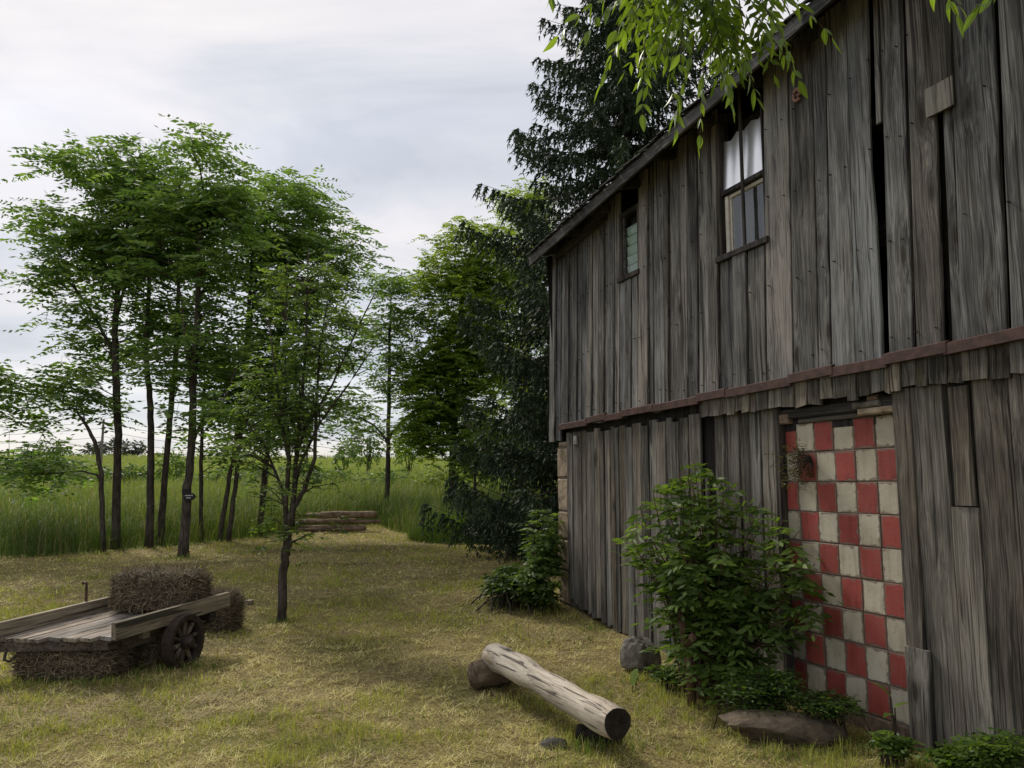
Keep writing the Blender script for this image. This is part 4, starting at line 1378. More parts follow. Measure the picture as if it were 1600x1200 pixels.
def shrub(px, py, rx, ry, Y, n, label, c1=(.05, .09, .02), c2=(.12, .18, .04), name='shrub', group=SH, cat='shrub', ll=None):
    c, r = el(px, py, rx, ry, Y)
    foot = on_ground(c[0], c[1])
    t = thing(name, label, cat, foot, 0, group)
    b = MB()
    for k in range(4):
        q = c + np.array([random.uniform(-.5, .5) * r[0], random.uniform(-.5, .5) * r[1], random.uniform(-.2, .4) * r[2]])
        b.tube([foot + np.array([0, 0, -.05]), foot * .4 + q * .6, q], [.02 * r[0] + .02, .015 * r[0] + .01, .008], 5, cap=False)
    b.build('stem', M['twig'], t)
    P = in_ellipsoids([(c, r), (c + np.array([r[0] * .4, 0, r[2] * .3]), (r[0] * .5, r[1] * .5, r[2] * .6)), (c + np.array([-r[0] * .45, 0, -.1 * r[2]]), (r[0] * .5, r[1] * .5, r[2] * .7))], n)
    P[:, 2] = np.maximum(P[:, 2], ground_z(P[:, 0], P[:, 1]) + .1)
    d = unit(P - c + rng.normal(0, .4, P.shape) * np.mean(r))
    k = Y / FPX
    V, cc = fronds(P, d, 9 * k, 3, 6.5 * k, 3.0 * k, .3, .3, c1, c2)
    bigmesh('crown', V, 4, M['leaf'], t, cc)


shrub(88, 700, 20, 18, 60, 90, 'rounded grey-green shrub on the left skyline')
shrub(45, 712, 9, 16, 62, 60, 'small dark pointed conifer on the left skyline', (.025, .05, .018), (.06, .10, .03), 'conifer')
shrub(30, 735, 60, 14, 46, 170, 'low wide green bush at the left edge of the meadow')
shrub(140, 742, 60, 15, 44, 170, 'low green bush behind the leftmost trunks')
shrub(265, 728, 30, 22, 42, 140, 'leafy green bush seen left of the trunk with the sign', (.06, .11, .02), (.15, .22, .045))
shrub(330, 745, 50, 14, 44, 150, 'low bush behind the twin leaning trunks')
shrub(575, 690, 34, 34, 58, 200, 'dark green bush left of the lone slim tree')
shrub(640, 690, 34, 38, 55, 220, 'bright green bush right of the lone slim tree', (.06, .11, .02), (.15, .22, .045))
shrub(540, 705, 20, 18, 62, 90, 'small grey-green bush on the skyline above the log pile')
shrub(690, 750, 50, 22, 34, 200, 'yellow-green thicket under the bright broadleaf tree', (.08, .12, .025), (.19, .23, .06))
shrub(770, 735, 55, 40, 33, 260, 'light green thicket filling the gap before the spruce trunk', (.08, .13, .025), (.18, .24, .055))
shrub(840, 745, 50, 45, 31, 240, 'shaded green thicket between the spruce and the barn corner')
for px, py, rx, ry, Y_, lb in ((-30, 742, 50, 16, 40, 'spreading bush cut by the left edge of the view'), (95, 728, 40, 14, 55, 'grey-green bush below the rounded shrub of the left skyline'), (200, 740, 34, 14, 42, 'small bush between the second and third row trunks'),
                            (395, 742, 34, 16, 44, 'small bush just left of the yard tree stems'), (470, 738, 40, 15, 48, 'low bush behind the yard tree stems'), (520, 745, 30, 14, 40, 'low bush above the left end of the log pile'), (600, 748, 45, 16, 38, 'wide low bush crossed by the lone slim trunk')):
    shrub(px, py, rx, ry, Y_, 120, lb, (.04, .075, .02), (.10, .155, .042))
for px, rx, ry, lb in ((150, 10, 11, 'leftmost dark far off tree of the horizon clump, beside the thin pole'), (172, 13, 14, 'broad dark far off tree just left of the second row trunk'), (192, 10, 14, 'dark far off tree just right of the second row trunk, touching its neighbour'), (210, 13, 12, 'rightmost dark far off tree of the horizon clump')):
    shrub(px, 706 - ry * .3, rx, ry, 170, 55, lb, (.022, .03, .022), (.05, .06, .04), 'far_tree', 'clump of far off trees on the horizon', 'tree')
shrub(250, 713, 7, 6, 170, 30, 'tiny far off tree on the horizon just left of the leaning trunk', (.025, .035, .022), (.055, .065, .04), 'far_tree', None, 'tree')

WIRES = [(684, 690, 60), (692, 700, 60), (706, 706, 62)]
polex = [(-420, 640), (162, 655), (481, 668), (1050, 680)]
YW = 70.0
plabels = ['utility pole left outside the view', 'thin grey utility pole between the leftmost trunks', 'thin grey utility pole seen behind the yard tree', 'utility pole hidden behind the barn']
tops = []
for (px, py), lb in zip(polex, plabels):
    top = D(px, py, YW)
    foot = on_ground(top[0], top[1])
    tops.append(top)
    t = thing('utility_pole', lb, 'utility pole', foot, 0, 'utility poles across the meadow')
    b = MB()
    b.tube([foot, top], [.13, .09], 8)
    b.build('pole', M['pole'], t)
    b = MB()
    b.box(top[0] - .06, top[0] + .06, top[1] - .7, top[1] + .7, top[2] - .35, top[2] - .25)
    b.build('crossarm', M['pole'], t)
wl = ['topmost thin power line wire crossing the sky behind the trees', 'middle thin power line wire crossing the sky behind the trees', 'lowest thin power line wire crossing the sky behind the trees']
for k in range(3):
    b = MB()
    for t0, t1 in zip(tops[:-1], tops[1:]):
        P = []
        for u in np.linspace(0, 1, 17):
            p = t0 * (1 - u) + t1 * u
            p = p + np.array([0, -.6 + .6 * k, -.22 - (1.0, 0, 2.0)[k] * .65 - 1.0 * 4 * u * (1 - u)])
            P.append(p)
        b.tube(P, [.016] * 17, 4)
    tag(b.build('power_line', M['wire']), wl[(1, 0, 2)[k]], 'power line', 'power line wires')

# ------------------------------------------------------------------ sign on the row tree
sp = D(296, 776, G(287, 870)[1] - .14)
sg_ = thing('arrow_sign', 'small black arrow-shaped sign nailed to a trunk of the row', 'sign', sp)
k = sp[1] / FPX
b = MB()
o_ = [(-9, -5), (6, -5), (10, 0), (6, 5), (-9, 5)]
V = [(sp[0] + x * k, sp[1], sp[2] + z * k) for x, z in o_] + [(sp[0] + x * k, sp[1] + .02, sp[2] + z * k) for x, z in o_]
b.add(V, [(0, 1, 2, 3, 4), (9, 8, 7, 6, 5)] + [(i, i + 5, (i + 1) % 5 + 5, (i + 1) % 5) for i in range(5)])
b.build('board', M['sign_black'], sg_)
b = MB()
for row, (z0, xs_) in enumerate(((1.0, (-7, -5.2, -3.2, -1.6, .2, 2.0, 3.8)), (-2.6, (-4.6, -3, -1.2, .4)))):
    for i, x in enumerate(xs_):
        b.box(sp[0] + x * k, sp[0] + (x + 1.2) * k, sp[1] - .004, sp[1] - .001, sp[2] + z0 * k, sp[2] + (z0 + 1.6) * k)
b.build('lettering', M['sign_white'], sg_)
pk = D(289, 768, sp[1])
b = MB()
b.box(pk[0] - .05, pk[0] + .05, pk[1] - .02, pk[1] + .06, pk[2] - .05, pk[2] + .05)
b.build('bracket', M['sign_black'], sg_)

# ------------------------------------------------------------------ hay bales
BALES = 'hay bales about the old cart'


def bale(label, c, rz, L, W, H, seed, ground=True, lean=0.0):
    t = thing('hay_bale', label, 'hay bale', c, rz, BALES)
    rs = np.random.default_rng(seed)
    nx, ny, nz_ = 16, 8, 7
    V, idx, F = [], {}, []

    def vid(i, j, k_):
        key = (i, j, k_)
        if key not in idx:
            u, v, w_ = i / nx * 2 - 1, j / ny * 2 - 1, k_ / nz_ * 2 - 1
            e = 5.0
            m = (abs(u) ** e + abs(v) ** e + abs(w_) ** e) ** (1 / e)
            r = max(abs(u), abs(v), abs(w_)) / m
            f = 1 - .0 + .07 * (rs.random() - .5)
            p = np.array([u * r * L / 2 * f, v * r * W / 2 * f, w_ * r * H / 2 * f + H / 2])
            p[2] += lean * p[0]
            idx[key] = len(V)
            V.append(p)
        return idx[key]
    for i in range(nx):
        for j in range(ny):
            F.append((vid(i, j, 0), vid(i, j + 1, 0), vid(i + 1, j + 1, 0), vid(i + 1, j, 0)))
            F.append((vid(i, j, nz_), vid(i + 1, j, nz_), vid(i + 1, j + 1, nz_), vid(i, j + 1, nz_)))
    for i in range(nx):
        for k_ in range(nz_):
            F.append((vid(i, 0, k_), vid(i + 1, 0, k_), vid(i + 1, 0, k_ + 1), vid(i, 0, k_ + 1)))
            F.append((vid(i, ny, k_), vid(i, ny, k_ + 1), vid(i + 1, ny, k_ + 1), vid(i + 1, ny, k_)))
    for j in range(ny):
        for k_ in range(nz_):
            F.append((vid(0, j, k_), vid(0, j, k_ + 1), vid(0, j + 1, k_ + 1), vid(0, j + 1, k_)))
            F.append((vid(nx, j, k_), vid(nx, j + 1, k_), vid(nx, j + 1, k_ + 1), vid(nx, j, k_ + 1)))
    mesh('packed_hay', V, F, M['hay'], t, world=False)
    n = 5200
    face = rs.integers(0, 6, n)
    u, v = rs.random(n) * 1.96 - .98, rs.random(n) * 1.96 - .98
    one = np.ones(n)
    opts = [(u, v, one), (u, v, -one), (u, -one, v), (u, one, v), (-one, u, v), (one, u, v)]
    P = np.zeros((n, 3))
    for f in range(6):
        k_ = face == f
        for ax in range(3):
            P[k_, ax] = opts[f][ax][k_]
    m = (np.abs(P) ** 5).sum(1) ** (1 / 5)
    P = P / m[:, None]
    nrm = unit(np.sign(P) * np.abs(P) ** 4)
    P = P * np.array([L / 2, W / 2, H / 2]) * (1.0 + .015 * rs.random((n, 1)))
    P[:, 2] += H / 2 + lean * P[:, 0]
    d = unit(rs.normal(0, 1, (n, 3)) * np.array([1.0, .5, .8]) + nrm * .28 * rs.random((n, 1)))
    l_ = (.04 + .09 * rs.random((n, 1)))
    wv = unit(np.cross(d, nrm + .3 * rs.normal(0, 1, (n, 3)))) * .0028
    V = np.stack([P - wv - d * l_ * .5, P + wv - d * l_ * .5, P + wv * .6 + d * l_ * .5 + nrm * .012, P - wv * .6 + d * l_ * .5 + nrm * .012], 1)
    a = rs.random((n, 1)) ** 1.5
    col = np.array([.06, .046, .03]) * (1 - a) + np.array([.34, .28, .185]) * a
    o = bigmesh('loose_straw', V.reshape(-1, 3) @ np.array(WM[t.name].to_3x3()).T + np.array(c), 4, M['straw'], t, col)
    o['kind'] = 'stuff'
    return t


# ------------------------------------------------------------------ cart


def at_z(px, py, z):
    r = ray(px, py)
    return np.array([0, 0, CAMH]) + r * ((z - CAMH) / r[2])


CW, SK = 0.92, 0.36
c_near, c_far = at_z(184, 1000, .365), at_z(360, 948, .44)      # lower edge of the near side board, its two ends
CU = unit((c_far - c_near)[:2])
cang = math.atan2(CU[1], CU[0]) - math.pi / 2
CR = np.array([CU[1], -CU[0]])
CO = c_near[:2] - CR * (CW / 2 + .05) + CU * .02
CL = float(np.linalg.norm((c_far - c_near)[:2])) - .06
ZD = .385
TILT = math.atan2(.075, CL)
cart = thing('farm_cart', 'low old wooden flatbed cart with plank deck and spoked wheels', 'cart', (CO[0], CO[1], 0), cang)
cart.rotation_euler = (TILT, 0, cang)
WM[cart.name] = Matrix.Translation(cart.location) @ Matrix.Rotation(cang, 4, 'Z') @ Matrix.Rotation(TILT, 4, 'X')
wc = G(295, 1040)
WY = float((wc[:2] - CO) @ CU)

npl = 7
pw = CW / npl
for i in range(npl):
    x0 = -CW / 2 + i * pw
    b = MB()
    y0 = random.uniform(-.03, .02) - SK * (1 - (i + .5) / npl) * .9
    y1 = CL - SK * (1 - (i + .5) / npl) * .7
    b.add([(x0 + .004, y0, ZD - .03), (x0 + pw - .004, y0 + random.uniform(-.01, .01), ZD - .03), (x0 + pw - .004, y1, ZD - .03), (x0 + .004, y1, ZD - .03),
           (x0 + .004, y0, ZD + random.uniform(-.003, .004)), (x0 + pw - .004, y0, ZD + random.uniform(-.003, .004)), (x0 + pw - .004, y1, ZD + random.uniform(-.003, .004)), (x0 + .004, y1, ZD + random.uniform(-.003, .004))],
          [(0, 3, 2, 1), (4, 5, 6, 7), (0, 1, 5, 4), (1, 2, 6, 5), (2, 3, 7, 6), (3, 0, 4, 7)])
    b.build('deck_plank', M['deck'], cart, world=False)


def cbox(name, x0, x1, y0, y1, z0, z1, mat, dz=0.0, label=None):
    b = MB()
    j = lambda: random.uniform(-.004, .004)
    V = [(x0 + j(), y0 + j(), z0), (x1 + j(), y0 + j(), z0), (x1 + j(), y1, z0 + dz), (x0 + j(), y1, z0 + dz), (x0, y0 + j(), z1), (x1, y0 + j(), z1), (x1, y1, z1 + dz), (x0, y1, z1 + dz)]
    b.add(V, [(0, 3, 2, 1), (4, 5, 6, 7), (0, 1, 5, 4), (1, 2, 6, 5), (2, 3, 7, 6), (3, 0, 4, 7)])
    o = b.build(name, M[mat], cart, world=False)
    if label: o['label'] = label
    return o


cbox('side_board', CW / 2 + .004, CW / 2 + .05, -.02, CL + .06, ZD - .02, ZD + .115, 'cart_wood')
cbox('side_board', -CW / 2 - .05, -CW / 2 - .004, -SK - .03, CL - SK + .1, ZD - .02, ZD + .115, 'cart_wood')
b = MB()
b.add([(-CW / 2 - .02, -SK + .03, ZD - .105), (CW / 2 - .05, -.0, ZD - .105), (CW / 2 - .05, .09, ZD - .105), (-CW / 2 - .02, -SK + .12, ZD - .105),
       (-CW / 2 - .02, -SK + .03, ZD - .034), (CW / 2 - .05, -.0, ZD - .034), (CW / 2 - .05, .09, ZD - .034), (-CW / 2 - .02, -SK + .12, ZD - .034)],
      [(0, 3, 2, 1), (4, 5, 6, 7), (0, 1, 5, 4), (1, 2, 6, 5), (2, 3, 7, 6), (3, 0, 4, 7)])
b.build('front_beam', M['cart_dark'], cart, world=False)
cbox('cross_beam', -CW / 2 + .05, CW / 2, .65, .73, ZD - .10, ZD - .034, 'cart_dark')
cbox('cross_beam', -CW / 2 + .02, CW / 2 + .04, CL - .2, CL - .12, ZD - .10, ZD - .034, 'cart_dark')
cbox('frame_rail', CW / 2 - .22, CW / 2 - .13, .10, CL - .22, ZD - .17, ZD - .036, 'cart_dark')
cbox('frame_rail', -CW / 2 + .13, -CW / 2 + .22, .10, CL - .22, ZD - .17, ZD - .036, 'cart_dark')
for yy in (.28, .62, 1.62):
    cbox('bracket', CW / 2 - .02, CW / 2 + .035, yy, yy + .07, ZD - .075, ZD - .025, 'cart_wood')
cbox('axle', -CW / 2 - .01, CW / 2 + .0, WY - .04, WY + .04, .15, .22, 'cart_dark')
b = MB()
b.tube([(.25, .45, ZD - .19), (.42, .75, ZD - .2), (.43, 1.2, .27)], [.018, .018, .018], 6)
b.build('brace', M['cart_dark'], cart, world=False)
b = MB()
SY = .62
b.tube([(-CW / 2 - .07, SY, .20), (-CW / 2 - .07, SY, ZD + .26), (-CW / 2 - .075, SY, ZD + .28), (-CW / 2 - .10, SY, ZD + .285), (-CW / 2 - .115, SY, ZD + .27)], [.013, .012, .013, .014, .012], 7)
b.build('stake', M['rust'], cart, world=False)['label'] = 'rusty iron stake with a bent top on the far side'
b = MB()
b.tube([(-CW / 2 + .12, -.30, ZD - .10), (-CW / 2 + .14, -.33, ZD - .15), (-CW / 2 + .20, -.33, ZD - .16), (-CW / 2 + .22, -.28, ZD - .12)], [.012] * 4, 6)
b.build('hook', M['iron'], cart, world=False)
b = MB()
b.tube([(CW / 2 - .22, -.02, ZD - .08), (CW / 2 - .26, -.06, ZD - .12), (CW / 2 - .34, -.05, ZD - .11)], [.012] * 3, 6)
b.build('hook', M['iron'], cart, world=False)


def wheel(cx, cy, cz, rr, yaw):
    e = bpy.data.objects.new('wheel', None)
    C.objects.link(e)
    e.parent = cart
    e.location = (cx, cy, cz)
    e.rotation_euler = (0, 0, yaw)
    e.empty_display_size = .1
    WM[e.name] = WM[cart.name] @ Matrix.Translation(e.location) @ Matrix.Rotation(yaw, 4, 'Z')
    n = 28
    V, F = [], []
    prof = [(rr, -.045), (rr, .045), (rr - .012, .05), (rr - .05, .045), (rr - .055, .0), (rr - .05, -.045), (rr - .012, -.05)]
    for i in range(n):
        t_ = 2 * math.pi * i / n
        for r_, x in prof:
            V.append((x, r_ * math.cos(t_), r_ * math.sin(t_)))
    k = len(prof)
    for i in range(n):
        for j in range(k):
            F.append((i * k + j, i * k + (j + 1) % k, ((i + 1) % n) * k + (j + 1) % k, ((i + 1) % n) * k + j))
    mesh('rim', V, F, M['iron'], e, world=False, smooth=False)
    for i in range(10):
        t_ = 2 * math.pi * (i + .3) / 10
        c_, s_ = math.cos(t_), math.sin(t_)
        b = MB()
        b.tube([(.0, .05 * c_, .05 * s_), (.0, .12 * c_, .12 * s_), (.0, (rr - .05) * c_, (rr - .05) * s_)], [.016, .021, .017], 6)
        b.build('spoke', M['cart_spoke'], e, world=False)
    b = MB()
    b.tube([(-.07, 0, 0), (-.06, 0, 0), (.06, 0, 0), (.075, 0, 0), (.10, 0, 0)], [.045, .062, .062, .045, .03], 12)
    b.build('hub', M['iron'], e, world=False)


RW = .238
wheel(CW / 2 + .07, WY, RW - .01 - WY * math.tan(TILT), RW, .10)
wheel(-CW / 2 - .07, WY, RW - .01 - WY * math.tan(TILT), RW, 0)


def cw(x, y, z):
    p = WM[cart.name] @ Vector((x, y, z))
    return (p.x, p.y, p.z)


bale('dark hay bale lying on the rear of the cart deck', cw(.03, CL - .32, ZD + .004), cang + .28, .80, .42, .36, 11)
bale('dark hay bale on the grass under the front of the cart', tuple(G(99, 1062) + np.array([0, .14, -.005])), .03, .80, .40, .285, 12, lean=-.02)
bale('hay bale propping up the rear end of the cart', tuple(G(318, 990) + np.array([0, .20, -.02])), -.05, .56, .36, .42, 13)
bale('hay bale in the deep shade beneath the cart deck', cw(.20, .75, -.03), cang + 1.5, .46, .36, .25, 14)

# ------------------------------------------------------------------ log bench
A_, B_ = D(771, 1025, 6.55), D(962, 1128, 4.88)
ax = unit(B_ - A_)
mid_ = (A_ + B_) / 2
lb = thing('log_bench', 'long peeled pale log lying as a bench with its cut end darkened for shade', 'log', (mid_[0], mid_[1], 0), math.atan2(ax[1], ax[0]) - math.pi / 2)
Ll = np.linalg.norm(B_ - A_)
V, F = [], []
nr_, na = 26, 20
for i in range(nr_ + 1):
    t_ = i / nr_
    y = (t_ - .5) * Ll
    r_ = .100 - .012 * t_ + .007 * math.sin(t_ * 9) + .006 * math.sin(t_ * 21 + 1)
    if i == 0: r_ *= .90
    if i == 1:
        r_ *= .98
        y = -.5 * Ll + .02
    zc = A_[2] * (1 - t_) + B_[2] * t_ + .012 * math.sin(t_ * 5)
    xc = .014 * math.sin(t_ * 4.2)
    for k in range(na):
        th = 2 * math.pi * k / na
        bump = 1 + .04 * math.sin(3 * th + t_ * 6) + .02 * random.uniform(-1, 1) + .10 * math.exp(-((t_ - .13) / .035) ** 2) * max(0, math.cos(th - .6))
        V.append((xc + r_ * bump * math.cos(th), y, zc + r_ * bump * math.sin(th)))
for i in range(nr_):
    for k in range(na):
        a, b2 = i * na + k, i * na + (k + 1) % na
        F.append((a, a + na, b2 + na, b2))
F.append(tuple(range(na)))
mesh('trunk', V, F, M['log'], lb, world=False, smooth=True)
b = MB()
V = [(v[0], v[1] + .003, v[2]) for v in V[-na:]]
cx_ = np.mean(np.array(V), 0)
b.add(V + [(cx_[0], cx_[1] - .006, cx_[2])], [(k, na, (k + 1) % na) for k in range(na)])
b.build('cut_end', M['log_end'], lb, world=False)
b = MB()
p0 = np.array([.05, -.36 * Ll, .235])
b.tube([p0, p0 + np.array([.065, -.05, .05]), p0 + np.array([.105, -.09, .062])], [.05, .036, .032], 10, wob=.15)
b.build('branch_stub', M['log'], lb, world=False, smooth=True)
b = MB()
for x0, y0, y1, zz in ((-.02, -.6, .1, .1), (.03, -.1, .8, .1), (-.05, .2, .95, .085)):
    pass


def short_log(label, c, rz, L, r, mat='old_log', sq=1.0, group=None):
    t = thing('short_log', label, 'log', c, rz, group)
    b = MB()
    ys = np.linspace(-L / 2, L / 2, 7)
    b.tube([(random.uniform(-.006, .006), y, r * sq) for y in ys], [r * (.9 if i in (0, 6) else 1) for i in range(7)], 12, wob=.22)
    b.build('wood', M[mat], t, world=False, smooth=True)
    return t


short_log('rough bark-covered log piece propping the far end of the pale log', tuple(G(770, 1077) + np.array([.0, .08, .0])), -1.05, .36, .11)
short_log('squat log piece darkened for shade under the near cut end of the pale log', tuple(G(935, 1165) + np.array([.01, .06, -.03])), 1.15, .28, .065, 'log_end')


def rock(name, label, c, size, mat, seed, cat='rock', flat=1.0, rz=0, planar=3):
    """an angular stone: a finely divided ball cut by a few planes"""
    import bmesh
    rs = np.random.default_rng(seed)
    bm = bmesh.new()
    bmesh.ops.create_icosphere(bm, subdivisions=4, radius=1.0)
    P = np.array([v.co[:] for v in bm.verts])
    for k in range(9):
        n_ = unit(rs.normal(0, 1, 3))
        h = rs.uniform(.5, .74)
        d = P @ n_ - h
        P = P - np.where(d > 0, d * .93, 0)[:, None] * n_
    P = P * (1 + .03 * rs.normal(0, 1, (len(P), 1)) * .5)
    P = P / np.abs(P).max(0) * np.array(size) / 2
    P[:, 2] += size[2] * .42
    for v, p in zip(bm.verts, P):
        v.co = p
    me = bpy.data.meshes.new(name)
    bm.to_mesh(me)
    bm.free()
    o = link(me, name, M[mat], None, c)
    o.rotation_euler = (0, 0, rz)
    return tag(o, label, cat)


rock('rock', 'angular grey boulder beside the elder bush at the foot of the wall', G(1008, 1056) + np.array([0, .12, -.03]), (.38, .32, .36), 'stone', 3)
rock('stone_slab', 'long flat brown stone slab lying before the tiled doorway', G(1225, 1170) + np.array([0, .12, -.03]), (.84, .34, .24), 'stone_dark', 8, 'stone', rz=-.2)
rock('stone', 'small flat grey stone in the grass by the near end of the pale log', G(868, 1172) + np.array([0, .04, -.015]), (.18, .12, .09), 'stone', 15, 'stone', rz=.3)

# ------------------------------------------------------------------ log pile by the meadow
pile = G(522, 832)
for i, (dx, dz, L, r, yaw, lb_) in enumerate((
        (.30, .42, 1.35, .085, .13, 'topmost thick brown log of the pile at the meadow edge'), (-.25, .40, 1.15, .055, -.16, 'second thinner log on top of the pile at the meadow edge'),
        (.28, .25, 1.6, .05, .02, 'middle greyish log of the pile at the meadow edge'), (-.3, .25, 1.4, .065, .2, 'middle rear log of the pile at the meadow edge'),
        (-.05, .08, 1.5, .06, -.12, 'bottom front log of the pile at the meadow edge'), (-.22, .08, 1.8, .07, .06, 'bottom rear log of the pile at the meadow edge'), (-.35, .05, 1.2, .05, .25, 'thin log sticking out at the left of the pile at the meadow edge'))):
    t = short_log(lb_, (pile[0] + dx, pile[1] + .25 + (i % 2) * .22, pile[2] + dz - r), math.pi / 2 + yaw, L, r, 'pile_log', group='logs stacked at the meadow edge')


# ------------------------------------------------------------------ bushes against the barn
def bush(name, label, foot, stems, tips, c1, c2, L, pairs, ll, lw, droop, hang, per, mat='leaf', bark='twig', stemr=.012, cat='bush', young=None):
    t = thing(name, label, cat, foot)
    b = MB()
    B, Dv, ytop = [], [], []
    for i, c in enumerate(tips):
        f = foot + np.array([random.gauss(0, stems), random.gauss(0, stems * .6), -.03])
        m = f * .45 + c * .55 + np.array([0, 0, .12])
        b.tube([f, f * .75 + m * .25 + np.array([0, 0, .05]), m, c], [stemr, stemr * .8, stemr * .55, .003], 5, cap=False)
        out = c - foot
        ao = math.atan2(out[1], out[0])
        for k in range(per):
            a = ao + (k / per - .5) * 5.6 + random.gauss(0, .3)
            e = random.uniform(-.2, .6)
            B.append(c - (c - m) * (k / per) * .6 + np.array([0, 0, random.uniform(-.02, .03)]))
            Dv.append((math.cos(a) * math.cos(e), math.sin(a) * math.cos(e), math.sin(e)))
    b.build('stem', M[bark], t, smooth=True)
    V, cc = fronds(np.array(B), np.array(Dv), L * (.6 + .7 * rng.random(len(B))), pairs, ll, lw, droop, hang, c1, c2)
    bigmesh('foliage', V, 4, M[mat], t, cc)['kind'] = 'stuff'
    return t


def clampwall(P, off=.06):
    d = wall_off(P[:, 0], P[:, 1])
    k = d < off
    P[k, 0] += BN[0] * (off - d[k])
    P[k, 1] += BN[1] * (off - d[k])
    P[:, 2] = np.maximum(P[:, 2], ground_z(P[:, 0], P[:, 1]) + .08)
    return P


ef = on_ground(1.50, 6.25)
tips = in_ellipsoids([el(1075, 790, 60, 50, 6.2, 0, 60), el(1040, 860, 55, 75, 6.2, 0, 70), el(1105, 880, 90, 90, 6.1, 0, 90), el(1145, 930, 85, 80, 5.95, 0, 70), el(1090, 960, 80, 70, 6.1, 0, 80), el(1145, 1040, 75, 55, 5.75, 0, 70), el(1205, 950, 45, 60, 5.8, 0, 40)], 128)
tips = np.vstack([tips, [D(1075, 738, 6.25), D(1095, 745, 6.3), D(1020, 770, 6.2), D(1130, 765, 6.2), D(1250, 810, 5.9), D(1000, 790, 6.2), D(1255, 890, 5.75), D(1205, 780, 6.1), D(1275, 940, 5.6), D(1265, 830, 5.75), D(1190, 820, 6.1), D(1285, 880, 5.6), D(1295, 945, 5.55), D(1250, 985, 5.65), D(1270, 900, 5.65), D(1235, 860, 5.8), D(1230, 910, 5.75), D(1045, 752, 6.3), D(1085, 722, 6.3), D(1060, 730, 6.3), D(1110, 735, 6.3), D(1160, 760, 6.2)]])
tips = clampwall(tips, .10)
bush('elder_bush', 'big leafy green elder bush growing against the wall left of the checked tiles', ef, .10, tips, (.05, .09, .02), (.14, .21, .045), .20, 3, .105, .036, .35, .35, 6, bark='red_bark', stemr=.011)
b = MB()
e0 = D(1082, 1085, 5.95)
e0[2] = ground_z(e0[0], e0[1])
b.tube([e0 + np.array([0, 0, -.05]), D(1078, 1040, 5.95), D(1070, 1000, 5.97), D(1062, 950, 6.0)], [.036, .032, .028, .02], 10, wob=.15)
b.tube([D(1073, 1010, 5.95), D(1082, 998, 5.86), D(1084, 993, 5.84)], [.03, .03, .028], 8)
b.build('stump', M['red_bark'], bpy.data.objects['elder_bush'], smooth=True)

cf = on_ground(.22, 9.55)
tips = clampwall(in_ellipsoids([el(850, 850, 30, 60, 9.5, 0, 40), el(840, 900, 45, 40, 9.4, 0, 50), el(862, 800, 14, 18, 9.6, 0, 20)], 50), .08)
bush('corner_bush', 'upright light green bush at the far corner of the barn', cf, .12, tips, (.05, .09, .02), (.13, .19, .045), .20, 3, .09, .038, .35, .3, 6)
tips = clampwall(in_ellipsoids([el(795, 905, 38, 30, 9.6, 0, 45), el(840, 920, 35, 28, 9.2, 0, 40), el(775, 910, 22, 20, 9.7, 0, 30)], 60), .1)
bush('low_bush', 'low dark spreading bush on the lawn before the far corner of the barn', on_ground(.05, 9.5), .25, tips, (.035, .065, .016), (.09, .14, .032), .17, 3, .085, .04, .4, .4, 6)

WD = 'weeds growing along the foot of the barn wall'


def weeds(label, px, py, Y, rx, ry, n, c1=(.045, .085, .016), c2=(.12, .19, .035), ll=.07, lw=.032, L=.11):
    f = on_ground(*D(px, py, Y)[:2])
    tips = clampwall(in_ellipsoids([el(px, py - ry * .4, rx, ry, Y, 0, rx * .7)], n), .05)
    return bush('weed_clump', label, f, rx * Y / FPX * .4, tips, c1, c2, L, 2, ll, lw, .3, .2, 6, stemr=.005, cat='weeds')


weeds('bright leafy weeds at the foot of the wall in the bottom right corner', 1555, 1190, 4.35, 50, 34, 40, ll=.05, lw=.018, L=.10)
weeds('low round-leaved weeds beneath the short board beside the tiles', 1490, 1192, 4.5, 30, 14, 22, ll=.045, lw=.036)
weeds('shaded weeds on the sill of the tiled doorway', 1290, 1112, 5.2, 60, 17, 40, (.03, .06, .014), (.08, .13, .028), ll=.045, lw=.016, L=.09)
weeds('ferny weeds under the right side of the elder bush', 1190, 1095, 5.4, 70, 38, 90, (.03, .06, .014), (.09, .15, .03), ll=.045, lw=.015, L=.11)
weeds('small weed by the right end of the stone slab', 1395, 1174, 4.75, 24, 12, 20, ll=.04, lw=.02, L=.08)
weeds('sparse weeds around the foot of the grey boulder', 1050, 1068, 6.4, 40, 16, 18, ll=.05, lw=.02, L=.09)


def broad_leaf(name, label, foot, leaves, stem=True):
    t = thing(name, label, 'plant', foot)
    b = MB()
    for tip, L, W, yaw, pitch in leaves:
        b.tube([foot, (foot + tip) / 2 + np.array([0, 0, .02]), tip], [.006, .005, .004], 5)
    b.build('stem', M['twig'], t)
    for tip, L, W, yaw, pitch in leaves:
        V, F = [], []
        n = 6
        dv = np.array([math.cos(yaw) * math.cos(pitch), math.sin(yaw) * math.cos(pitch), math.sin(pitch)])
        sv = np.array([-math.sin(yaw), math.cos(yaw), 0])
        nv = np.cross(dv, sv)
        for i in range(n + 1):
            u = i / n
            wv = W / 2 * math.sin(math.pi * min(1, u * .92 + .08)) ** .8
            p = tip + dv * L * u - np.array([0, 0, .35]) * L * u * u
            V += [p - sv * wv + nv * .15 * wv, p, p + sv * wv + nv * .15 * wv]
        for i in range(n):
            F += [(i * 3, i * 3 + 1, i * 3 + 4, i * 3 + 3), (i * 3 + 1, i * 3 + 2, i * 3 + 5, i * 3 + 4)]
        mesh('leaf', V, F, M['leaflet'], t, smooth=True)
    return t


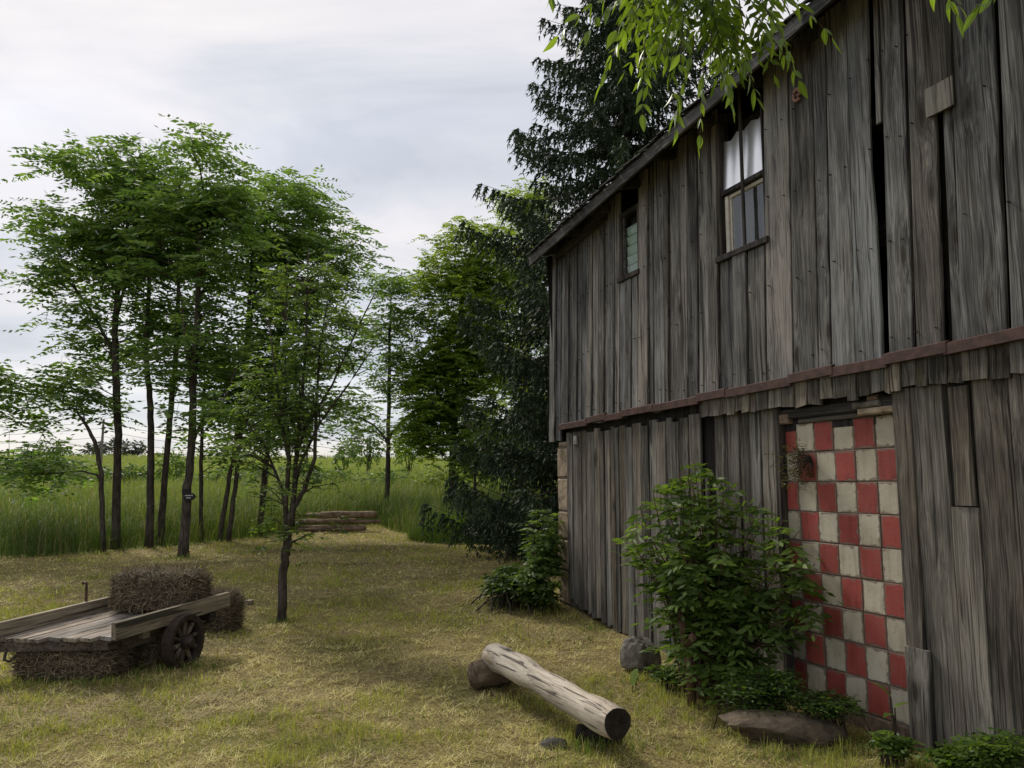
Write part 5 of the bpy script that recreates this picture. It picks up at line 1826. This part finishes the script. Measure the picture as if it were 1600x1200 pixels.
f0 = on_ground(*D(988, 1060, 6.3)[:2])
broad_leaf('dock_plant', 'single broad upright dock leaf in front of the grey boulder', f0, [(f0 + np.array([0, 0, .06]), .20, .075, .6, 1.3), (f0 + np.array([.05, -.02, .04]), .10, .05, -.4, .9)])
f0 = on_ground(*D(1400, 1140, 4.85)[:2])
broad_leaf('thistle_plant', 'tall narrow-leaved weed standing before the lowest tiles', f0,
           [(f0 + np.array([-.02, 0, .36]), .16, .05, 2.6, .9), (f0 + np.array([-.01, .0, .26]), .15, .045, -2.4, .4), (f0 + np.array([.0, 0, .3]), .12, .04, .2, .5), (f0 + np.array([-.01, .0, .16]), .14, .045, 3.0, .2), (f0 + np.array([.0, .0, .1]), .12, .04, -1.2, .3)])

# dried sprig hanging in front of the tiles
c0 = D(1246, 728, 5.86)
wl_ = wall_off(c0[0], c0[1])
sp_ = thing('dry_sprig', 'dark dried twiggy sprig hanging on the upper left tiles', 'sprig', c0)
b = MB()
tipsv = []
root = D(1268, 715, 5.80)
for k in range(34):
    q = D(1246 + random.gauss(0, 14), 730 + random.gauss(0, 16), 5.86 + random.uniform(-.06, .06))
    b.tube([root, root * .5 + q * .5 + np.random.default_rng(k).normal(0, .02, 3), q], [.004, .003, .0015], 4, cap=False)
    tipsv.append(q)
b.build('twig', M['twig'], sp_)
T_ = np.repeat(np.array(tipsv), 9, 0) + rng.normal(0, .022, (34 * 9, 3))
V, cc = fronds(T_, unit(rng.normal(0, 1, T_.shape)), .03, 1, .026, .009, .2, .1, (.045, .04, .022), (.10, .09, .045))
bigmesh('foliage', V, 4, M['leaf'], sp_, cc)['kind'] = 'stuff'

# ------------------------------------------------------------------ the tree whose branch hangs over the eave
ot = thing('walnut_tree', 'leafy branch of a tree overhead, long drooping leaflets hanging before the eave', 'tree', on_ground(1.2, -3.2))
b = MB()
top = np.array([1.3, -2.2, 5.2])
b.tube([(1.2, -3.2, -.1), (1.15, -3.0, 1.5), (1.25, -2.7, 3.4), top, (1.4, -1.6, 7.2), (1.5, -1.2, 9.0)], [.24, .19, .165, .13, .09, .04], 12, wob=.08)
b.build('trunk', M['bark'], ot, smooth=True)
b = MB()
hub = D(1092, -110, 3.15)
b.tube([top, np.array([1.35, -.6, 5.3]), np.array([1.2, 1.2, 4.9]), np.array([1.0, 2.4, 4.3]), hub, D(1090, 0, 3.2)], [.09, .07, .05, .034, .016, .006], 8)
nodesx = [D(950, -35, 3.0), D(985, 35, 3.05), D(1030, 90, 3.15), D(1110, 100, 3.2), D(1165, 60, 3.1), D(1215, -25, 2.95), D(1240, 35, 3.0), D(1060, 10, 3.3), D(1130, -10, 3.35), D(1000, -30, 3.3)]
for q in nodesx:
    b.tube([hub, hub * .7 + q * .3 + np.array([0, .03, .12]), hub * .35 + q * .65 + np.array([.03, 0, .10]), q], [.008, .005, .0035, .002], 5, cap=False)
for k in range(26):
    a = random.uniform(0, 6.28)
    q = np.array([1.3 + 3.4 * math.cos(a), -2.2 + 3.4 * math.sin(a), random.uniform(5.4, 8.5)])
    if q[1] > .5 and q[2] < 2.4 + .75 * q[1]:
        continue
    b.tube([top + np.array([0, .1, .3 + .06 * k]), (top + q) / 2 + np.array([0, 0, .4]), q], [.05, .03, .01], 5, cap=False)
b.build('limb', M['bark'], ot, smooth=True)
# crown out of sight overhead: this is what keeps the right foreground and upper wall in shade
P = in_ellipsoids([(np.array([1.4, -2.2, 6.9]), (3.8, 3.6, 2.2)), (np.array([2.0, -.2, 6.3]), (2.6, 2.2, 1.6)), (np.array([3.0, 1.5, 7.0]), (2.2, 2.2, 1.6))], 2600)
keep = P[:, 2] > 2.75 + .72 * np.maximum(P[:, 1], 0)
P = P[keep]
V1, c1_ = fronds(P, unit(rng.normal(0, 1, P.shape) * np.array([1, 1, .3])), .34, 5, .10, .035, .4, .5, (.05, .09, .018), (.12, .19, .034))
# dense far side of the hanging branch
P2 = np.array([D(random.triangular(955, 1235, 1100), random.uniform(-115, 48), random.uniform(3.05, 3.8)) for k in range(150)])
d2 = unit(np.stack([rng.normal(0, 1, 150), rng.normal(0, .7, 150), -.15 - .5 * rng.random(150)], -1))
V2, c2_ = fronds(P2, d2, .22, 5, .082, .026, .5, .8, (.045, .085, .015), (.12, .19, .03))
bigmesh('foliage', np.concatenate([V1, V2]), 4, M['leaf_bright'], ot, np.concatenate([c1_, c2_]))['kind'] = 'stuff'

# one leaflet: unit length along +y, gently folded on its midrib and curved
leaf_mes = []
for curl, wide, bendx in ((.10, 1.0, .0), (.24, .85, .05), (-.02, 1.15, -.04), (.38, .95, .02), (.14, .75, -.08)):
    LV = []
    for i, (u, wv) in enumerate(((0.0, .0), (.08, .07), (.25, .155), (.45, .175), (.65, .135), (.85, .06), (1.0, .0))):
        zc, xc, wv = -curl * u * u, bendx * u * u, wv * wide
        if wv == 0:
            LV.append((xc, u, zc))
        else:
            LV += [(xc - wv, u, zc + wv * .3), (xc, u, zc), (xc + wv, u, zc + wv * .22)]
    LF = [(0, 2, 1), (0, 3, 2)]
    for i in range(4):
        a = 1 + i * 3
        LF += [(a, a + 1, a + 4, a + 3), (a + 1, a + 2, a + 5, a + 4)]
    LF += [(13, 14, 16), (14, 15, 16)]
    me_ = bpy.data.meshes.new('leaflet')
    me_.from_pydata(LV, [], LF)
    me_.materials.append(M['leaflet'])
    me_.polygons.foreach_set('use_smooth', np.ones(len(me_.polygons), bool))
    leaf_mes.append(me_)
fr = [(952, 28, 3.0, -.9, .0), (968, 70, 2.95, -.8, -.25), (985, 118, 3.0, -.45, -.7), (1008, 150, 3.05, -.1, -.9), (1040, 150, 3.1, .15, -.9), (1085, 160, 3.1, -.3, -.8), (1120, 165, 3.1, .2, -.9), (1150, 150, 3.05, .35, -.8),
      (1180, 118, 3.0, .7, -.6), (1205, 70, 2.95, .9, -.35), (1205, 20, 2.9, .95, -.2), (1195, 100, 2.95, .3, -.8), (1240, 10, 2.85, 1.0, -.1), (1170, 60, 3.1, .5, -.5), (1030, 60, 3.1, -.6, -.5), (1070, 100, 3.15, -.2, -.8),
      (1110, 90, 3.15, .3, -.8), (985, 10, 3.1, -.8, -.1), (1145, 10, 3.1, .7, -.3), (1060, 10, 3.2, -.3, -.6), (1100, 190, 3.1, -.1, -1.0), (1000, 60, 3.0, -.8, -.5), (1255, 2, 2.7, .6, -.2), (1425, -105, 2.5, .3, -.9), (1560, -40, 2.3, .6, -.25), (832, -100, 3.0, .3, -.9), (1385, -60, 2.6, .8, -.2), (1590, -50, 2.3, -.5, -.3)]
UP = Vector((0, 0, 1))
for fi, (px, py, Y, dx, dz) in enumerate(fr):
    base = Vector(D(px, py - (88 if py > -30 else 0), Y))
    d = Vector((dx, random.uniform(-.5, .35), dz)).normalized()
    L = random.uniform(.19, .28)
    npair = random.choice((4, 4, 5))
    pts = []
    for i in range(8):
        t_ = i / 7
        pts.append(base + d * L * t_ - UP * (.35 * L * t_ * t_))
    b = MB()
    b.tube([np.array(p) for p in pts], [.0028 - .0016 * i / 7 for i in range(8)], 4)
    fo = b.build('frond', M['twig'], ot)
    inv = WM[fo.name].inverted()
    side = d.cross(UP)
    if side.length < .1: side = Vector((1, 0, 0))
    side.normalize()
    for k in range(npair * 2 + 1):
        if k == npair * 2:
            t_, sg = 1.0, 0
        else:
            t_, sg = (k // 2 + 1) / (npair + .6), (1 if k % 2 else -1)
        p = base + d * L * t_ - UP * (.35 * L * t_ * t_)
        ld = (side * sg * .8 + d * (.5 if sg else 1.0) - UP * random.uniform(.45, 1.3) + Vector((random.gauss(0, .12), random.gauss(0, .2), 0))).normalized()
        nrm = (UP * .7 + Vector((random.gauss(0, .5), -.4 + random.gauss(0, .5), random.gauss(0, .2))))
        zax = (nrm - ld * nrm.dot(ld)).normalized()
        xax = ld.cross(zax).normalized()
        sl_ = random.uniform(.05, .092) * (1.12 if sg == 0 else 1)
        wl_s = random.uniform(.8, 1.05)
        Mx = Matrix(((xax.x * wl_s, ld.x, zax.x, p.x), (xax.y * wl_s, ld.y, zax.y, p.y), (xax.z * wl_s, ld.z, zax.z, p.z), (0, 0, 0, 1))) @ Matrix.Diagonal((sl_, sl_, sl_, 1))
        lo_ = bpy.data.objects.new('leaflet', random.choice(leaf_mes))
        C.objects.link(lo_)
        lo_.parent = fo
        lo_.matrix_basis = inv @ Mx
